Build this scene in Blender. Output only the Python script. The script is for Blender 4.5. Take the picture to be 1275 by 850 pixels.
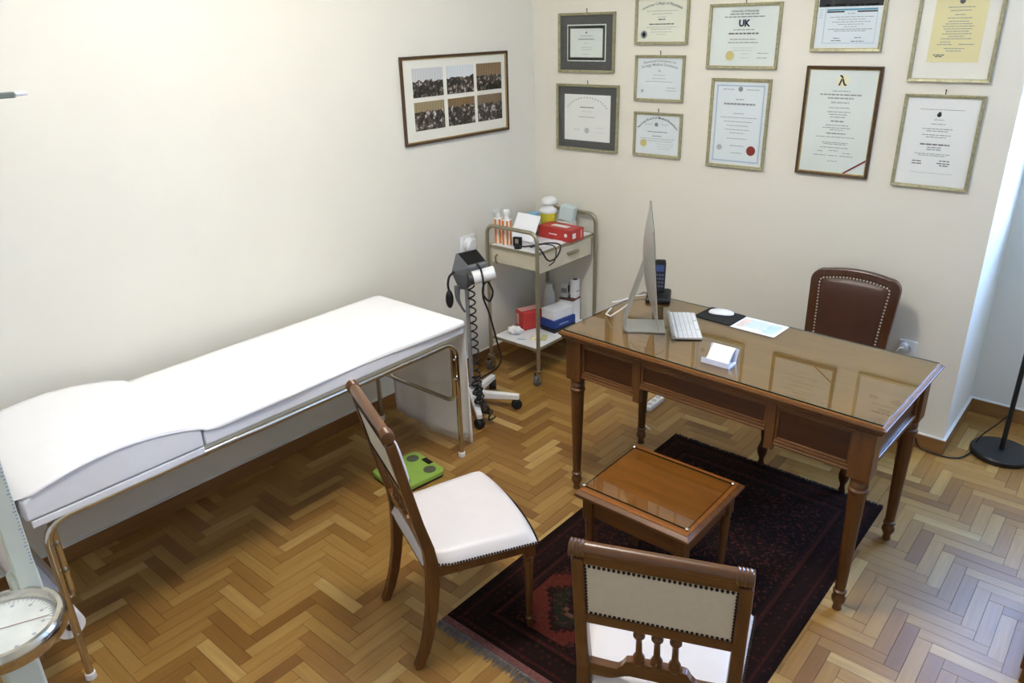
import bpy, bmesh, math, random
from mathutils import Vector, Matrix
random.seed(7)
PI = math.pi
SC = bpy.context.scene
COL = SC.collection
for o in list(bpy.data.objects): bpy.data.objects.remove(o)

# ------------------------------------------------------------------ camera
def cam_axes(a, b, c):
    ca, sa, cb, sb, cc, sc = math.cos(a), math.sin(a), math.cos(b), math.sin(b), math.cos(c), math.sin(c)
    Rz = Matrix(((ca, -sa, 0), (sa, ca, 0), (0, 0, 1)))
    Rx = Matrix(((1, 0, 0), (0, cb, -sb), (0, sb, cb)))
    Ry = Matrix(((cc, 0, sc), (0, 1, 0), (-sc, 0, cc)))
    return Rz @ Rx @ Ry
CAM_F = 937.45
CAM_P = Vector((2.991, -3.6917, 1.9565))
CAM_R = cam_axes(0.717122, -0.399197, 0.026301)
cd = bpy.data.cameras.new('camera'); cam = bpy.data.objects.new('camera', cd); COL.objects.link(cam)
cd.sensor_width = 36; cd.lens = CAM_F * 36 / 1275; cd.clip_start = 0.02
m = Matrix.Identity(4)
for i in range(3):
    m[i][0] = CAM_R[i][0]; m[i][1] = CAM_R[i][2]; m[i][2] = -CAM_R[i][1]; m[i][3] = CAM_P[i]
cam.matrix_world = m
SC.camera = cam
def to_px(p):
    q = CAM_R.transposed() @ (Vector(p) - CAM_P)
    if q.y < 0.05: return None
    return (637.5 + CAM_F * q.x / q.y, 425 - CAM_F * q.z / q.y)

# ------------------------------------------------------------------ light
SC.view_settings.view_transform = 'Standard'
SC.view_settings.look = 'None'
SC.view_settings.gamma = 1
SC.view_settings.use_curve_mapping = False
SC.view_settings.exposure = 1.30
W = bpy.data.worlds.new('sky'); SC.world = W; W.use_nodes = True
W.node_tree.nodes['Background'].inputs[0].default_value = (0.55, 0.75, 1.0, 1)
W.node_tree.nodes['Background'].inputs[1].default_value = 1.0
def area(name, loc, rot, sx, sy, power, color):
    l = bpy.data.lights.new(name, 'AREA'); l.shape = 'RECTANGLE'; l.size = sx; l.size_y = sy
    l.energy = power; l.color = color
    o = bpy.data.objects.new(name, l); COL.objects.link(o); o.location = loc; o.rotation_euler = rot
    return o
WX0, WX1, WZ0, WZ1 = 2.66, 3.62, 1.08, 2.55          # window opening in the recess wall
area('window_daylight', ((WX0 + WX1) / 2, 0.86, (WZ0 + WZ1) / 2), (-PI / 2, 0, 0), WX1 - WX0, WZ1 - WZ0, 62, (0.31, 0.52, 1.0))
LAMP_POWER = 19.0
LAMP_COL = (1.0, 0.965, 0.915)
LAMP_POS = (1.55, -2.15, 2.78)

# ------------------------------------------------------------------ materials
def lin(c):
    return tuple(((v / 255) / 12.92 if v / 255 <= 0.04045 else ((v / 255 + 0.055) / 1.055) ** 2.4) for v in c) + (1,)
class NT:
    def __init__(s, name):
        s.m = bpy.data.materials.new(name); s.m.use_nodes = True
        s.t = s.m.node_tree; s.b = s.t.nodes['Principled BSDF']; s.out = s.t.nodes['Material Output']
    def n(s, typ, **kw):
        x = s.t.nodes.new(typ)
        for k, v in kw.items(): setattr(x, k, v)
        return x
    def l(s, a, b): s.t.links.new(a, b)
    def coord(s, which='Object', scale=(1, 1, 1), loc=(0, 0, 0)):
        tc = s.n('ShaderNodeTexCoord'); mp = s.n('ShaderNodeMapping')
        mp.inputs['Scale'].default_value = scale; mp.inputs['Location'].default_value = loc
        s.l(tc.outputs[which], mp.inputs['Vector']); return mp.outputs[0]
    def noise(s, vec, scale, detail=3, rough=0.55):
        x = s.n('ShaderNodeTexNoise'); x.inputs['Scale'].default_value = scale
        x.inputs['Detail'].default_value = detail; x.inputs['Roughness'].default_value = rough
        s.l(vec, x.inputs['Vector']); return x.outputs['Fac']
    def ramp(s, fac, stops):
        r = s.n('ShaderNodeValToRGB'); e = r.color_ramp.elements
        while len(e) < len(stops): e.new(0.5)
        for i, (p, c) in enumerate(stops): e[i].position = p; e[i].color = c
        s.l(fac, r.inputs['Fac']); return r.outputs['Color']
    def math(s, op, a, b=None):
        x = s.n('ShaderNodeMath', operation=op)
        for i, v in enumerate((a, b)):
            if v is None: continue
            if isinstance(v, (int, float)): x.inputs[i].default_value = v
            else: s.l(v, x.inputs[i])
        return x.outputs[0]
    def mix(s, fac, a, b):
        x = s.n('ShaderNodeMix', data_type='RGBA')
        for i, v in ((0, fac), (6, a), (7, b)):
            if isinstance(v, (int, float, tuple)): x.inputs[i].default_value = v
            else: s.l(v, x.inputs[i])
        return x.outputs[2]
    def bump(s, h, strength, dist=0.01):
        x = s.n('ShaderNodeBump'); x.inputs['Strength'].default_value = strength; x.inputs['Distance'].default_value = dist
        s.l(h, x.inputs['Height']); s.l(x.outputs[0], s.b.inputs['Normal'])
    def set(s, **kw):
        for k, v in kw.items(): s.b.inputs[k.replace('_', ' ')].default_value = v
MATS = {}
def plain(name, c, rough=0.5, metal=0.0, var=0.06, scale=20, bump=0.0, spec=0.5, coat=0.0):
    if name in MATS: return MATS[name]
    t = NT(name); v = t.coord('Object'); f = t.noise(v, scale)
    a = lin(c); lo = tuple(x * (1 - var) for x in a[:3]) + (1,); hi = tuple(min(1, x * (1 + var)) for x in a[:3]) + (1,)
    t.l(t.ramp(f, [(0.3, lo), (0.7, hi)]), t.b.inputs['Base Color'])
    t.set(Roughness=rough, Metallic=metal); t.b.inputs['Specular IOR Level'].default_value = spec
    t.b.inputs['Coat Weight'].default_value = coat
    if bump: t.bump(t.noise(v, scale * 6), bump, 0.004)
    MATS[name] = t.m; return t.m
def wood(name, dark, light, axis='x', rough=0.40, s=1.0, coat=0.10):
    if name in MATS: return MATS[name]
    t = NT(name); k = {'x': (2 * s, 26 * s, 26 * s), 'y': (26 * s, 2 * s, 26 * s), 'z': (26 * s, 26 * s, 2 * s)}[axis]
    v = t.coord('Object', k); f = t.noise(v, 1.6, 6, 0.62); g = t.noise(t.coord('Object'), 5, 2)
    c = t.ramp(f, [(0.18, lin(dark)), (0.82, lin(light))])
    c2 = t.mix(t.math('MULTIPLY', g, 0.35), c, lin(dark))
    t.l(c2, t.b.inputs['Base Color']); t.set(Roughness=rough); t.b.inputs['Coat Weight'].default_value = coat
    t.b.inputs['Coat Roughness'].default_value = 0.15
    t.bump(f, 0.08, 0.002); MATS[name] = t.m; return t.m
def glass(name, tint, ior, edge=None):
    t = NT(name); fr = t.n('ShaderNodeFresnel'); fr.inputs['IOR'].default_value = ior
    tr = t.n('ShaderNodeBsdfTransparent'); tr.inputs[0].default_value = tint
    gl = t.n('ShaderNodeBsdfGlossy'); gl.inputs['Roughness'].default_value = 0.015
    n = t.noise(t.coord('Object'), 3); t.l(t.ramp(n, [(0, (0.95, 0.95, 0.95, 1)), (1, (1, 1, 1, 1))]), gl.inputs[0])
    geo = t.n('ShaderNodeNewGeometry'); fac = t.math('MULTIPLY', fr.outputs[0], t.math('SUBTRACT', 1.0, geo.outputs['Backfacing']))
    mx = t.n('ShaderNodeMixShader'); t.l(fac, mx.inputs[0]); t.l(tr.outputs[0], mx.inputs[1]); t.l(gl.outputs[0], mx.inputs[2])
    t.l(mx.outputs[0], t.out.inputs[0]); MATS[name] = t.m; return t.m
def emit(name, c, strength):
    t = NT(name); t.b.inputs['Emission Color'].default_value = c + (1,); t.b.inputs['Emission Strength'].default_value = strength
    t.set(Base_Color=(0.9, 0.9, 0.88, 1), Roughness=0.4); MATS[name] = t.m; return t.m

M_wall = plain('wall_paint', (231, 228, 216), 0.75, var=0.015, scale=3, bump=0.06, spec=0.25)
M_ceil = plain('ceiling_paint', (240, 238, 230), 0.8, var=0.01, scale=3, spec=0.2)
M_under = plain('subfloor', (62, 40, 20), 0.9)
M_base = wood('baseboard_oak', (120, 84, 46), (160, 116, 66), 'x', 0.4)
M_basey = wood('baseboard_oak_y', (120, 84, 46), (160, 116, 66), 'y', 0.4)
M_caulk = plain('caulk', (232, 230, 224), 0.6)
M_wx = wood('walnut_x', (68, 41, 17), (136, 87, 42), 'x')
M_wy = wood('walnut_y', (68, 41, 17), (136, 87, 42), 'y')
M_wz = wood('walnut_z', (64, 38, 15), (130, 83, 40), 'z')
M_panel = wood('walnut_panel', (48, 26, 10), (92, 53, 25), 'x', 0.35)
M_cherry = wood('cherry_top', (116, 66, 22), (164, 100, 42), 'x', 0.3)
M_desktop = wood('desktop_veneer', (120, 74, 34), (170, 118, 62), 'x', 0.35)
M_cwood = wood('chair_wood', (64, 38, 16), (130, 83, 41), 'z', 0.3)
M_cwoodx = wood('chair_wood_x', (64, 38, 16), (130, 83, 41), 'x', 0.3)
M_dwood = wood('dark_chair_wood', (48, 24, 10), (98, 56, 24), 'z', 0.3)
M_white_l = plain('white_leather', (214, 207, 203), 0.42, var=0.02, scale=12, bump=0.05)
M_shaded_l = plain('shaded_white_leather', (208, 201, 182), 0.8, var=0.03, scale=60, bump=0.05)  # white leather of the chair backs, with shade put into its colour
M_stud = plain('dark_studs', (44, 28, 18), 0.3, 0.6)
M_brass = plain('brass_studs', (226, 212, 190), 0.3, 0.5)
M_brown_l = plain('brown_leather', (72, 42, 28), 0.38, var=0.10, scale=9, bump=0.08)
M_chrome = plain('chrome', (205, 200, 190), 0.16, 1.0, var=0.02)
M_steel = plain('trolley_steel', (172, 164, 140), 0.36, 0.8, var=0.05)
M_cab = plain('trolley_enamel', (214, 206, 184), 0.45, 0.15, var=0.03)
M_white = plain('white_plastic', (238, 238, 238), 0.4, var=0.02)
M_sheet = plain('paper_sheet', (250, 249, 250), 0.85, var=0.012, scale=9, bump=0.03, spec=0.2)
M_vinyl = plain('white_vinyl', (238, 239, 244), 0.5, var=0.015)
M_board = plain('couch_board', (214, 206, 182), 0.6)
M_black = plain('black_plastic', (20, 20, 21), 0.42, var=0.1)
M_rubber = plain('black_rubber', (16, 16, 16), 0.65, var=0.1)
M_grey = plain('grey_plastic', (96, 98, 102), 0.5)
M_alu = plain('aluminium', (198, 198, 192), 0.33, 0.9, var=0.02)
M_lime = plain('lime_plastic', (152, 188, 84), 0.4, var=0.04)
M_pad = plain('grey_pad', (92, 96, 78), 0.5)
M_paper = plain('paper', (242, 243, 244), 0.8, var=0.01)
M_red = plain('red_card', (186, 52, 46), 0.45)
M_blue = plain('blue_card', (28, 62, 136), 0.45)
M_lblue = plain('light_blue_card', (128, 184, 214), 0.5)
M_yellow = plain('yellow_plastic', (214, 204, 62), 0.4)
M_orange = plain('orange_plastic', (226, 132, 48), 0.4)
M_scale = plain('scale_enamel', (202, 206, 190), 0.35, 0.0, var=0.02)
M_glass_desk = glass('desk_glass', (0.90, 0.93, 0.84, 1), 2.05)
M_glass_side = glass('table_glass', (0.93, 0.95, 0.90, 1), 1.7)
M_glass_pic = glass('picture_glass', (0.985, 0.99, 0.985, 1), 1.25)
M_glass_win = glass('window_glass', (0.97, 0.98, 1.0, 1), 1.45)
M_acryl = plain('acrylic', (206, 212, 232), 0.12, var=.03)
M_gedge = plain('glass_edge', (22, 44, 34), 0.15)
M_ink = plain('ink', (58, 60, 66), 0.8)
M_navy = plain('navy_ink', (28, 34, 78), 0.8)

# ------------------------------------------------------------------ mesh helpers
class MB:
    def __init__(s): s.v = []; s.f = []; s.mi = []; s.sm = []; s.cur = 0
    def add(s, vs, fs, smooth=False):
        b = len(s.v); s.v += [tuple(v) for v in vs]
        for f in fs: s.f.append([i + b for i in f]); s.mi.append(s.cur); s.sm.append(smooth)
        return s
    def box(s, x0, x1, y0, y1, z0, z1):
        vs = [(x, y, z) for z in (z0, z1) for y in (y0, y1) for x in (x0, x1)]
        return s.add(vs, [(0, 2, 3, 1), (4, 5, 7, 6), (0, 1, 5, 4), (2, 6, 7, 3), (0, 4, 6, 2), (1, 3, 7, 5)])
    def obox(s, mat, sx, sy, sz):
        vs = [mat @ Vector((x * sx / 2, y * sy / 2, z * sz / 2)) for z in (-1, 1) for y in (-1, 1) for x in (-1, 1)]
        return s.add(vs, [(0, 2, 3, 1), (4, 5, 7, 6), (0, 1, 5, 4), (2, 6, 7, 3), (0, 4, 6, 2), (1, 3, 7, 5)])
    def frustum(s, x0, x1, y0, y1, z0, d, z1):
        # box whose top is grown by d on each side
        vs = [(x0, y0, z0), (x1, y0, z0), (x1, y1, z0), (x0, y1, z0), (x0 - d, y0 - d, z1), (x1 + d, y0 - d, z1), (x1 + d, y1 + d, z1), (x0 - d, y1 + d, z1)]
        return s.add(vs, [(3, 2, 1, 0), (4, 5, 6, 7), (0, 1, 5, 4), (1, 2, 6, 5), (2, 3, 7, 6), (3, 0, 4, 7)])
    def rings(s, rings, caps=True, smooth=True, closed=True):
        n = len(rings[0]); vs = [p for r in rings for p in r]; fs = []
        for i in range(len(rings) - 1):
            for j in range(n if closed else n - 1):
                k = (j + 1) % n; fs.append((i * n + j, i * n + k, (i + 1) * n + k, (i + 1) * n + j))
        s.add(vs, fs, smooth)
        if caps:
            b = len(s.v) - len(vs)
            s.f.append([b + j for j in range(n)][::-1]); s.mi.append(s.cur); s.sm.append(False)
            s.f.append([b + (len(rings) - 1) * n + j for j in range(n)]); s.mi.append(s.cur); s.sm.append(False)
        return s
    def tube(s, pts, r, n=10, caps=True):
        pts = [Vector(p) for p in pts]; rr = r if isinstance(r, (list, tuple)) else [r] * len(pts)
        rings = []; up = None
        for i, p in enumerate(pts):
            d = (pts[min(i + 1, len(pts) - 1)] - pts[max(i - 1, 0)]).normalized()
            if up is None:
                up = Vector((0, 0, 1)) if abs(d.z) < 0.9 else Vector((1, 0, 0))
            a = d.cross(up).normalized(); up = a.cross(d).normalized()
            rings.append([p + (a * math.cos(2 * PI * k / n) + up * math.sin(2 * PI * k / n)) * rr[i] for k in range(n)])
        return s.rings(rings, caps)
    def cyl(s, p0, p1, r0, r1=None, n=16): return s.tube([p0, p1], [r0, r1 if r1 is not None else r0], n)
    def lathe(s, prof, o=(0, 0, 0), n=20, flute=0.0, fz=None, axis='z', caps=True):
        rings = []
        for r, z in prof:
            ring = []
            for k in range(n):
                a = 2 * PI * k / n; q = r
                if flute and fz and fz[0] <= z <= fz[1] and k % 2: q = r * (1 - flute)
                p = (q * math.cos(a), q * math.sin(a), z)
                if axis == 'x': p = (z, p[0], p[1])
                elif axis == 'y': p = (p[0], z, p[1])
                ring.append((o[0] + p[0], o[1] + p[1], o[2] + p[2]))
            rings.append(ring)
        return s.rings(rings, caps)
    def prism(s, poly, fn, a, b, smooth=False):
        # poly: 2-d outline; fn(u, v, w) -> point; extruded from w=a to w=b
        return s.rings([[fn(u, v, a) for u, v in poly], [fn(u, v, b) for u, v in poly]], True, smooth)
    def sweep_rect(s, pts, w, d):
        # path in the yz plane at x; (x, y, z) list, rectangular section w (x) by d (in-plane)
        rings = []
        for i, p in enumerate(pts):
            p0 = Vector(pts[max(i - 1, 0)]); p1 = Vector(pts[min(i + 1, len(pts) - 1)]); t = (p1 - p0).normalized()
            nrm = Vector((0, t.z, -t.y)); p = Vector(p); ww = w[i] if isinstance(w, (list, tuple)) else w; dd = d[i] if isinstance(d, (list, tuple)) else d
            rings.append([p + Vector((ww / 2, 0, 0)) + nrm * dd / 2, p + Vector((-ww / 2, 0, 0)) + nrm * dd / 2, p + Vector((-ww / 2, 0, 0)) - nrm * dd / 2, p + Vector((ww / 2, 0, 0)) - nrm * dd / 2])
        return s.rings(rings, True, False)
    def ball(s, c, r, nu=8, nv=5, sz=(1, 1, 1)):
        rings = []
        for i in range(1, nv):
            a = PI * i / nv - PI / 2
            rings.append([(c[0] + sz[0] * r * math.cos(a) * math.cos(2 * PI * k / nu), c[1] + sz[1] * r * math.cos(a) * math.sin(2 * PI * k / nu), c[2] + sz[2] * r * math.sin(a)) for k in range(nu)])
        s.rings(rings, False); b = len(s.v) - (nv - 1) * nu
        lo = len(s.v); s.v.append((c[0], c[1], c[2] - sz[2] * r)); s.v.append((c[0], c[1], c[2] + sz[2] * r))
        for k in range(nu):
            s.f.append([lo, b + (k + 1) % nu, b + k]); s.f.append([lo + 1, b + (nv - 2) * nu + k, b + (nv - 2) * nu + (k + 1) % nu]); s.mi += [s.cur] * 2; s.sm += [True] * 2
        return s
    def quad(s, a, b, c, d): return s.add([a, b, c, d], [(0, 1, 2, 3)])
    def grid(s, fn, nu, nv, smooth=True):
        vs = [fn(i / nu, j / nv) for j in range(nv + 1) for i in range(nu + 1)]
        fs = [(j * (nu + 1) + i, j * (nu + 1) + i + 1, (j + 1) * (nu + 1) + i + 1, (j + 1) * (nu + 1) + i) for j in range(nv) for i in range(nu)]
        return s.add(vs, fs, smooth)
    def build(s, name, mats, parent=None, bevel=0, solid=0, angle=35, sub=0, segs=2):
        me = bpy.data.meshes.new(name); me.from_pydata(s.v, [], s.f)
        for mt in (mats if isinstance(mats, (list, tuple)) else [mats]): me.materials.append(mt)
        me.polygons.foreach_set('material_index', s.mi); me.polygons.foreach_set('use_smooth', s.sm)
        me.update()
        bm = bmesh.new(); bm.from_mesh(me); bmesh.ops.recalc_face_normals(bm, faces=bm.faces); bm.to_mesh(me); bm.free()
        if any(s.sm): me.set_sharp_from_angle(angle=math.radians(angle))
        o = bpy.data.objects.new(name, me); COL.objects.link(o)
        if parent: o.parent = parent
        if bevel:
            b = o.modifiers.new('bevel', 'BEVEL'); b.width = bevel; b.segments = segs; b.limit_method = 'ANGLE'; b.angle_limit = math.radians(40)
            b.harden_normals = False
        if sub: d = o.modifiers.new('sub', 'SUBSURF'); d.levels = sub; d.render_levels = sub
        if solid: d = o.modifiers.new('solid', 'SOLIDIFY'); d.thickness = solid
        return o
def tag(o, label, cat, group=None, kind=None):
    o['label'] = label; o['category'] = cat
    if group: o['group'] = group
    if kind: o['kind'] = kind
    return o
def thing(name, label, cat, loc=(0, 0, 0), rz=0, group=None):
    o = bpy.data.objects.new(name, None); COL.objects.link(o); o.location = loc; o.rotation_euler = (0, 0, rz); o.empty_display_size = 0.05
    return tag(o, label, cat, group)
def struct(name, mb, mat, label, cat, parent=None, **kw):
    o = mb.build(name, mat, parent, **kw); o['kind'] = 'structure'
    if not parent: o['label'] = label; o['category'] = cat
    return o
def copy_tree(o, parent=None):
    c = o.copy(); COL.objects.link(c); c.parent = parent
    for ch in list(o.children): copy_tree(ch, c)
    return c
def arc(c, r, a0, a1, n, fn):
    return [fn(c[0] + r * math.cos(a0 + (a1 - a0) * i / n), c[1] + r * math.sin(a0 + (a1 - a0) * i / n)) for i in range(n + 1)]
def rrect(x0, x1, y0, y1, r, n=4):
    p = []
    for cx, cy, a in ((x1 - r, y1 - r, 0), (x0 + r, y1 - r, PI / 2), (x0 + r, y0 + r, PI), (x1 - r, y0 + r, 1.5 * PI)):
        p += [(cx + r * math.cos(a + PI / 2 * i / n), cy + r * math.sin(a + PI / 2 * i / n)) for i in range(n + 1)]
    return p
FZ = lambda u, v, w: (u, v, w)          # outline in xy, extruded in z
FY = lambda u, v, w: (u, w, v)          # outline in xz, extruded in y
FX = lambda u, v, w: (w, u, v)          # outline in yz, extruded in x
def text_mesh(txt, size, bold=0.0):
    c = bpy.data.curves.new('t', 'FONT'); c.body = txt; c.size = size; c.align_x = 'CENTER'; c.offset = bold; c.resolution_u = 2
    o = bpy.data.objects.new('t', c); COL.objects.link(o); me = o.to_mesh()
    vs = [tuple(v.co) for v in me.vertices]; fs = [tuple(p.vertices) for p in me.polygons]
    o.to_mesh_clear(); bpy.data.objects.remove(o); bpy.data.curves.remove(c)
    return vs, fs

# ------------------------------------------------------------------ the room
RX, RY0, NX, ND, CH = 3.95, -4.7, 2.489, 0.57, 3.0
fl = MB().box(-0.15, RX + 0.15, RY0 - 0.15, ND + 0.3, -0.12, -0.012)
floor = struct('floor', fl, M_under, 'honey oak herringbone parquet floor', 'floor')
struct('ceiling', MB().box(-0.15, RX + 0.15, RY0 - 0.15, ND + 0.3, CH, CH + 0.1), M_ceil, 'white ceiling', 'ceiling')
struct('wall_left', MB().box(-0.15, 0, RY0 - 0.15, ND + 0.3, -0.012, CH), M_wall, 'bright white wall behind the treatment couch', 'wall')
struct('wall_back', MB().box(0, NX, 0, ND + 0.3, -0.012, CH), M_wall, 'cream wall hung with framed certificates', 'wall')
wr = MB()
wr.box(NX, RX, ND, ND + 0.25, -0.012, WZ0).box(NX, RX, ND, ND + 0.25, WZ1, CH).box(NX, WX0, ND, ND + 0.25, WZ0, WZ1).box(WX1, RX, ND, ND + 0.25, WZ0, WZ1)
struct('wall_recess', wr, M_wall, 'wall at the back of the window recess', 'wall')
struct('wall_right', MB().box(RX, RX + 0.15, RY0 - 0.15, ND + 0.3, -0.012, CH), M_wall, 'plain wall beside the wooden cabinet', 'wall')
struct('wall_front', MB().box(0, RX, RY0 - 0.15, RY0, -0.012, CH), M_wall, 'wall opposite the certificates', 'wall')
# window
win = struct('window_1', MB().box(WX0, WX1, ND + 0.10, ND + 0.16, WZ0, WZ0 + 0.06).box(WX0, WX1, ND + 0.10, ND + 0.16, WZ1 - 0.06, WZ1).box(WX0, WX0 + 0.06, ND + 0.10, ND + 0.16, WZ0 + .06, WZ1 - .06).box(WX1 - 0.06, WX1, ND + 0.10, ND + 0.16, WZ0 + .06, WZ1 - .06).box((WX0 + WX1) / 2 - 0.04, (WX0 + WX1) / 2 + 0.04, ND + 0.10, ND + 0.16, WZ0 + .06, WZ1 - .06), M_white, 'white framed window in the recess', 'window')
for a, b in ((WX0 + 0.06, (WX0 + WX1) / 2 - 0.04), ((WX0 + WX1) / 2 + 0.04, WX1 - 0.06)):
    MB().box(a, b, ND + 0.128, ND + 0.132, WZ0 + 0.06, WZ1 - 0.06).build('pane', M_glass_win, win)
MB().box(WX0 - 0.04, WX1 + 0.04, ND - 0.06, ND + 0.1, WZ0 - 0.03, WZ0).build('window_sill', M_white, win, bevel=0.004)
# skirting with a pale caulk line on top
BB, BT = 0.075, 0.013
def skirting(name, x0, x1, y0, y1, mat, label):
    o = struct(name, MB().box(x0, x1, y0, y1, 0.0, BB), mat, label, 'baseboard', bevel=0.003)
    MB().box(x0, x1, y0, y1, BB, BB + 0.005).build('caulk_line', M_caulk, o)
skirting('baseboard_left', 0, BT, RY0, -BT, M_basey, 'oak skirting along the wall behind the couch')
skirting('baseboard_back', 0, NX + BT, -BT, 0, M_base, 'oak skirting along the certificate wall')
skirting('baseboard_recess_side', NX, NX + BT, 0, ND - BT, M_basey, 'oak skirting on the recess return')
skirting('baseboard_recess', NX, RX - BT, ND - BT, ND, M_base, 'oak skirting under the recess window')
skirting('baseboard_right', RX - BT, RX, RY0, ND, M_basey, 'oak skirting along the wall by the cabinet')
skirting('baseboard_front', BT, RX - BT, RY0, RY0 + BT, M_base, 'oak skirting opposite the certificates')

# parquet: herringbone of oak staves parallel to the walls
def plank_mat(name, island):
    t = NT(name)
    if island: g = t.n('ShaderNodeNewGeometry'); rnd = g.outputs['Random Per Island']
    else: g = t.n('ShaderNodeObjectInfo'); rnd = g.outputs['Random']
    uv = t.n('ShaderNodeUVMap'); cb = t.n('ShaderNodeCombineXYZ'); t.l(t.math('MULTIPLY', rnd, 57.0), cb.inputs[2])
    ad = t.n('ShaderNodeVectorMath', operation='ADD'); t.l(uv.outputs[0], ad.inputs[0]); t.l(cb.outputs[0], ad.inputs[1])
    mp = t.n('ShaderNodeMapping'); mp.inputs['Scale'].default_value = (5, 70, 1); t.l(ad.outputs[0], mp.inputs[0])
    f = t.noise(mp.outputs[0], 1.0, 5, 0.6)
    base = t.ramp(rnd, [(0.0, lin((124, 86, 36))), (0.15, lin((146, 106, 48))), (0.5, lin((161, 122, 59))), (0.85, lin((176, 139, 74))), (1.0, lin((198, 167, 104)))])
    dark = t.mix(0.35, base, lin((112, 66, 26)))
    t.l(t.mix(t.ramp(f, [(0.35, (0, 0, 0, 1)), (0.75, (1, 1, 1, 1))]), dark, base), t.b.inputs['Base Color'])
    t.set(Roughness=0.42); t.b.inputs['Coat Weight'].default_value = 0.06; t.b.inputs['Coat Roughness'].default_value = 0.25
    t.bump(f, 0.05, 0.001); return t.m
M_pl_i = plank_mat('oak_stave', False); M_pl_s = plank_mat('oak_stave_field', True)
PL, PW = 0.2493, 0.0492
OX, OY = 2.722, -1.324
GAP = 0.0006
def clip_rects(x0, x1, y0, y1):
    out = []
    for ax0, ax1, ay0, ay1 in ((0.0, RX, RY0, 0.0), (NX, RX, 0.0, ND)):
        a, b, c, d = max(x0, ax0), min(x1, ax1), max(y0, ay0), min(y1, ay1)
        if b - a > 0.004 and d - c > 0.004: out.append((a, b, c, d))
    if len(out) == 2 and x0 >= NX: return [(x0, min(x1, RX), y0, min(y1, ND))]
    return out
RUG = (1.405, 2.412, -2.29, -0.63)
rects = []
for j in range(-14, 30):
    for i in range(-110, 110):
        bx, by = OX + i * PW + (j - 8) * PL, OY - i * PW + (j - 8) * PL
        for r, kind in (((bx, bx + PL, by, by + PW), 'h'), ((bx + PL, bx + PL + PW, by, by + PL), 'v')):
            for q in clip_rects(*r):
                full = abs((q[1] - q[0]) - (r[1] - r[0])) < 1e-6 and abs((q[3] - q[2]) - (r[3] - r[2])) < 1e-6
                rects.append((q, kind, full))
def score(q):
    x0, x1, y0, y1 = q
    if x0 > RUG[0] and x1 < RUG[1] and y0 > RUG[2] and y1 < RUG[3]: return -1
    if x1 < 0.30 and y1 < -1.5: return -1
    P = [to_px((x, y, 0)) for x, y in ((x0, y0), (x1, y0), (x1, y1), (x0, y1))]
    if any(p is None for p in P): return -1
    cx = sum(p[0] for p in P) / 4; cy = sum(p[1] for p in P) / 4
    if not (0 < cx < 1275 and 0 < cy < 850): return -1
    return abs(sum(P[k][0] * P[(k + 1) % 4][1] - P[(k + 1) % 4][0] * P[k][1] for k in range(4))) / 2
ranked = sorted(range(len(rects)), key=lambda k: -(score(rects[k][0]) if rects[k][2] else -1))
single = set(k for k in ranked[:300] if rects[k][2] and score(rects[k][0]) > 0)
def plank_mesh():
    mb = MB().box(-PL / 2 + GAP, PL / 2 - GAP, -PW / 2 + GAP, PW / 2 - GAP, -0.011, 0)
    o = mb.build('parquet_plank', M_pl_i); me = o.data; uvl = me.uv_layers.new(name='UVMap')
    for lp in me.loops: uvl.data[lp.index].uv = me.vertices[lp.vertex_index].co.xy
    bpy.data.objects.remove(o); return me
pm = plank_mesh()
fs = MB(); uvs = []
for k, (q, kind, full) in enumerate(rects):
    x0, x1, y0, y1 = q
    if k in single:
        o = bpy.data.objects.new('parquet_plank', pm); COL.objects.link(o); o.parent = floor
        o.location = ((x0 + x1) / 2, (y0 + y1) / 2, random.uniform(-0.0006, 0))
        if kind == 'v': o.rotation_euler = (0, 0, PI / 2)
    else:
        dz = random.uniform(-0.0006, 0)
        fs.box(x0 + GAP, x1 - GAP, y0 + GAP, y1 - GAP, -0.011, dz); uvs.append((kind, (x0 + x1) / 2, (y0 + y1) / 2))
o = fs.build('parquet_field', M_pl_s, floor); o['kind'] = 'stuff'
uvl = o.data.uv_layers.new(name='UVMap')
for lp in o.data.loops:
    kind, cx, cy = uvs[lp.vertex_index // 8]; co = o.data.vertices[lp.vertex_index].co
    uvl.data[lp.index].uv = (co.x - cx, co.y - cy) if kind == 'h' else (co.y - cy, co.x - cx)

# ceiling lamp
cl = thing('ceiling_lamp', 'round opal glass ceiling lamp over the middle of the room', 'lamp', LAMP_POS)
MB().lathe([(0.02, 0.215), (0.09, 0.21), (0.09, 0.19), (0.02, 0.18)], n=24).build('canopy', M_white, cl)
MB().cyl((0, 0, 0.18), (0, 0, 0.05), 0.012).build('stem', M_chrome, cl)
MB().lathe([(0.01, -0.09), (0.12, -0.08), (0.22, -0.04), (0.26, 0.02), (0.24, 0.05), (0.02, 0.055)], n=32).build('bowl', emit('opal_glow', LAMP_COL, LAMP_POWER), cl)

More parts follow.
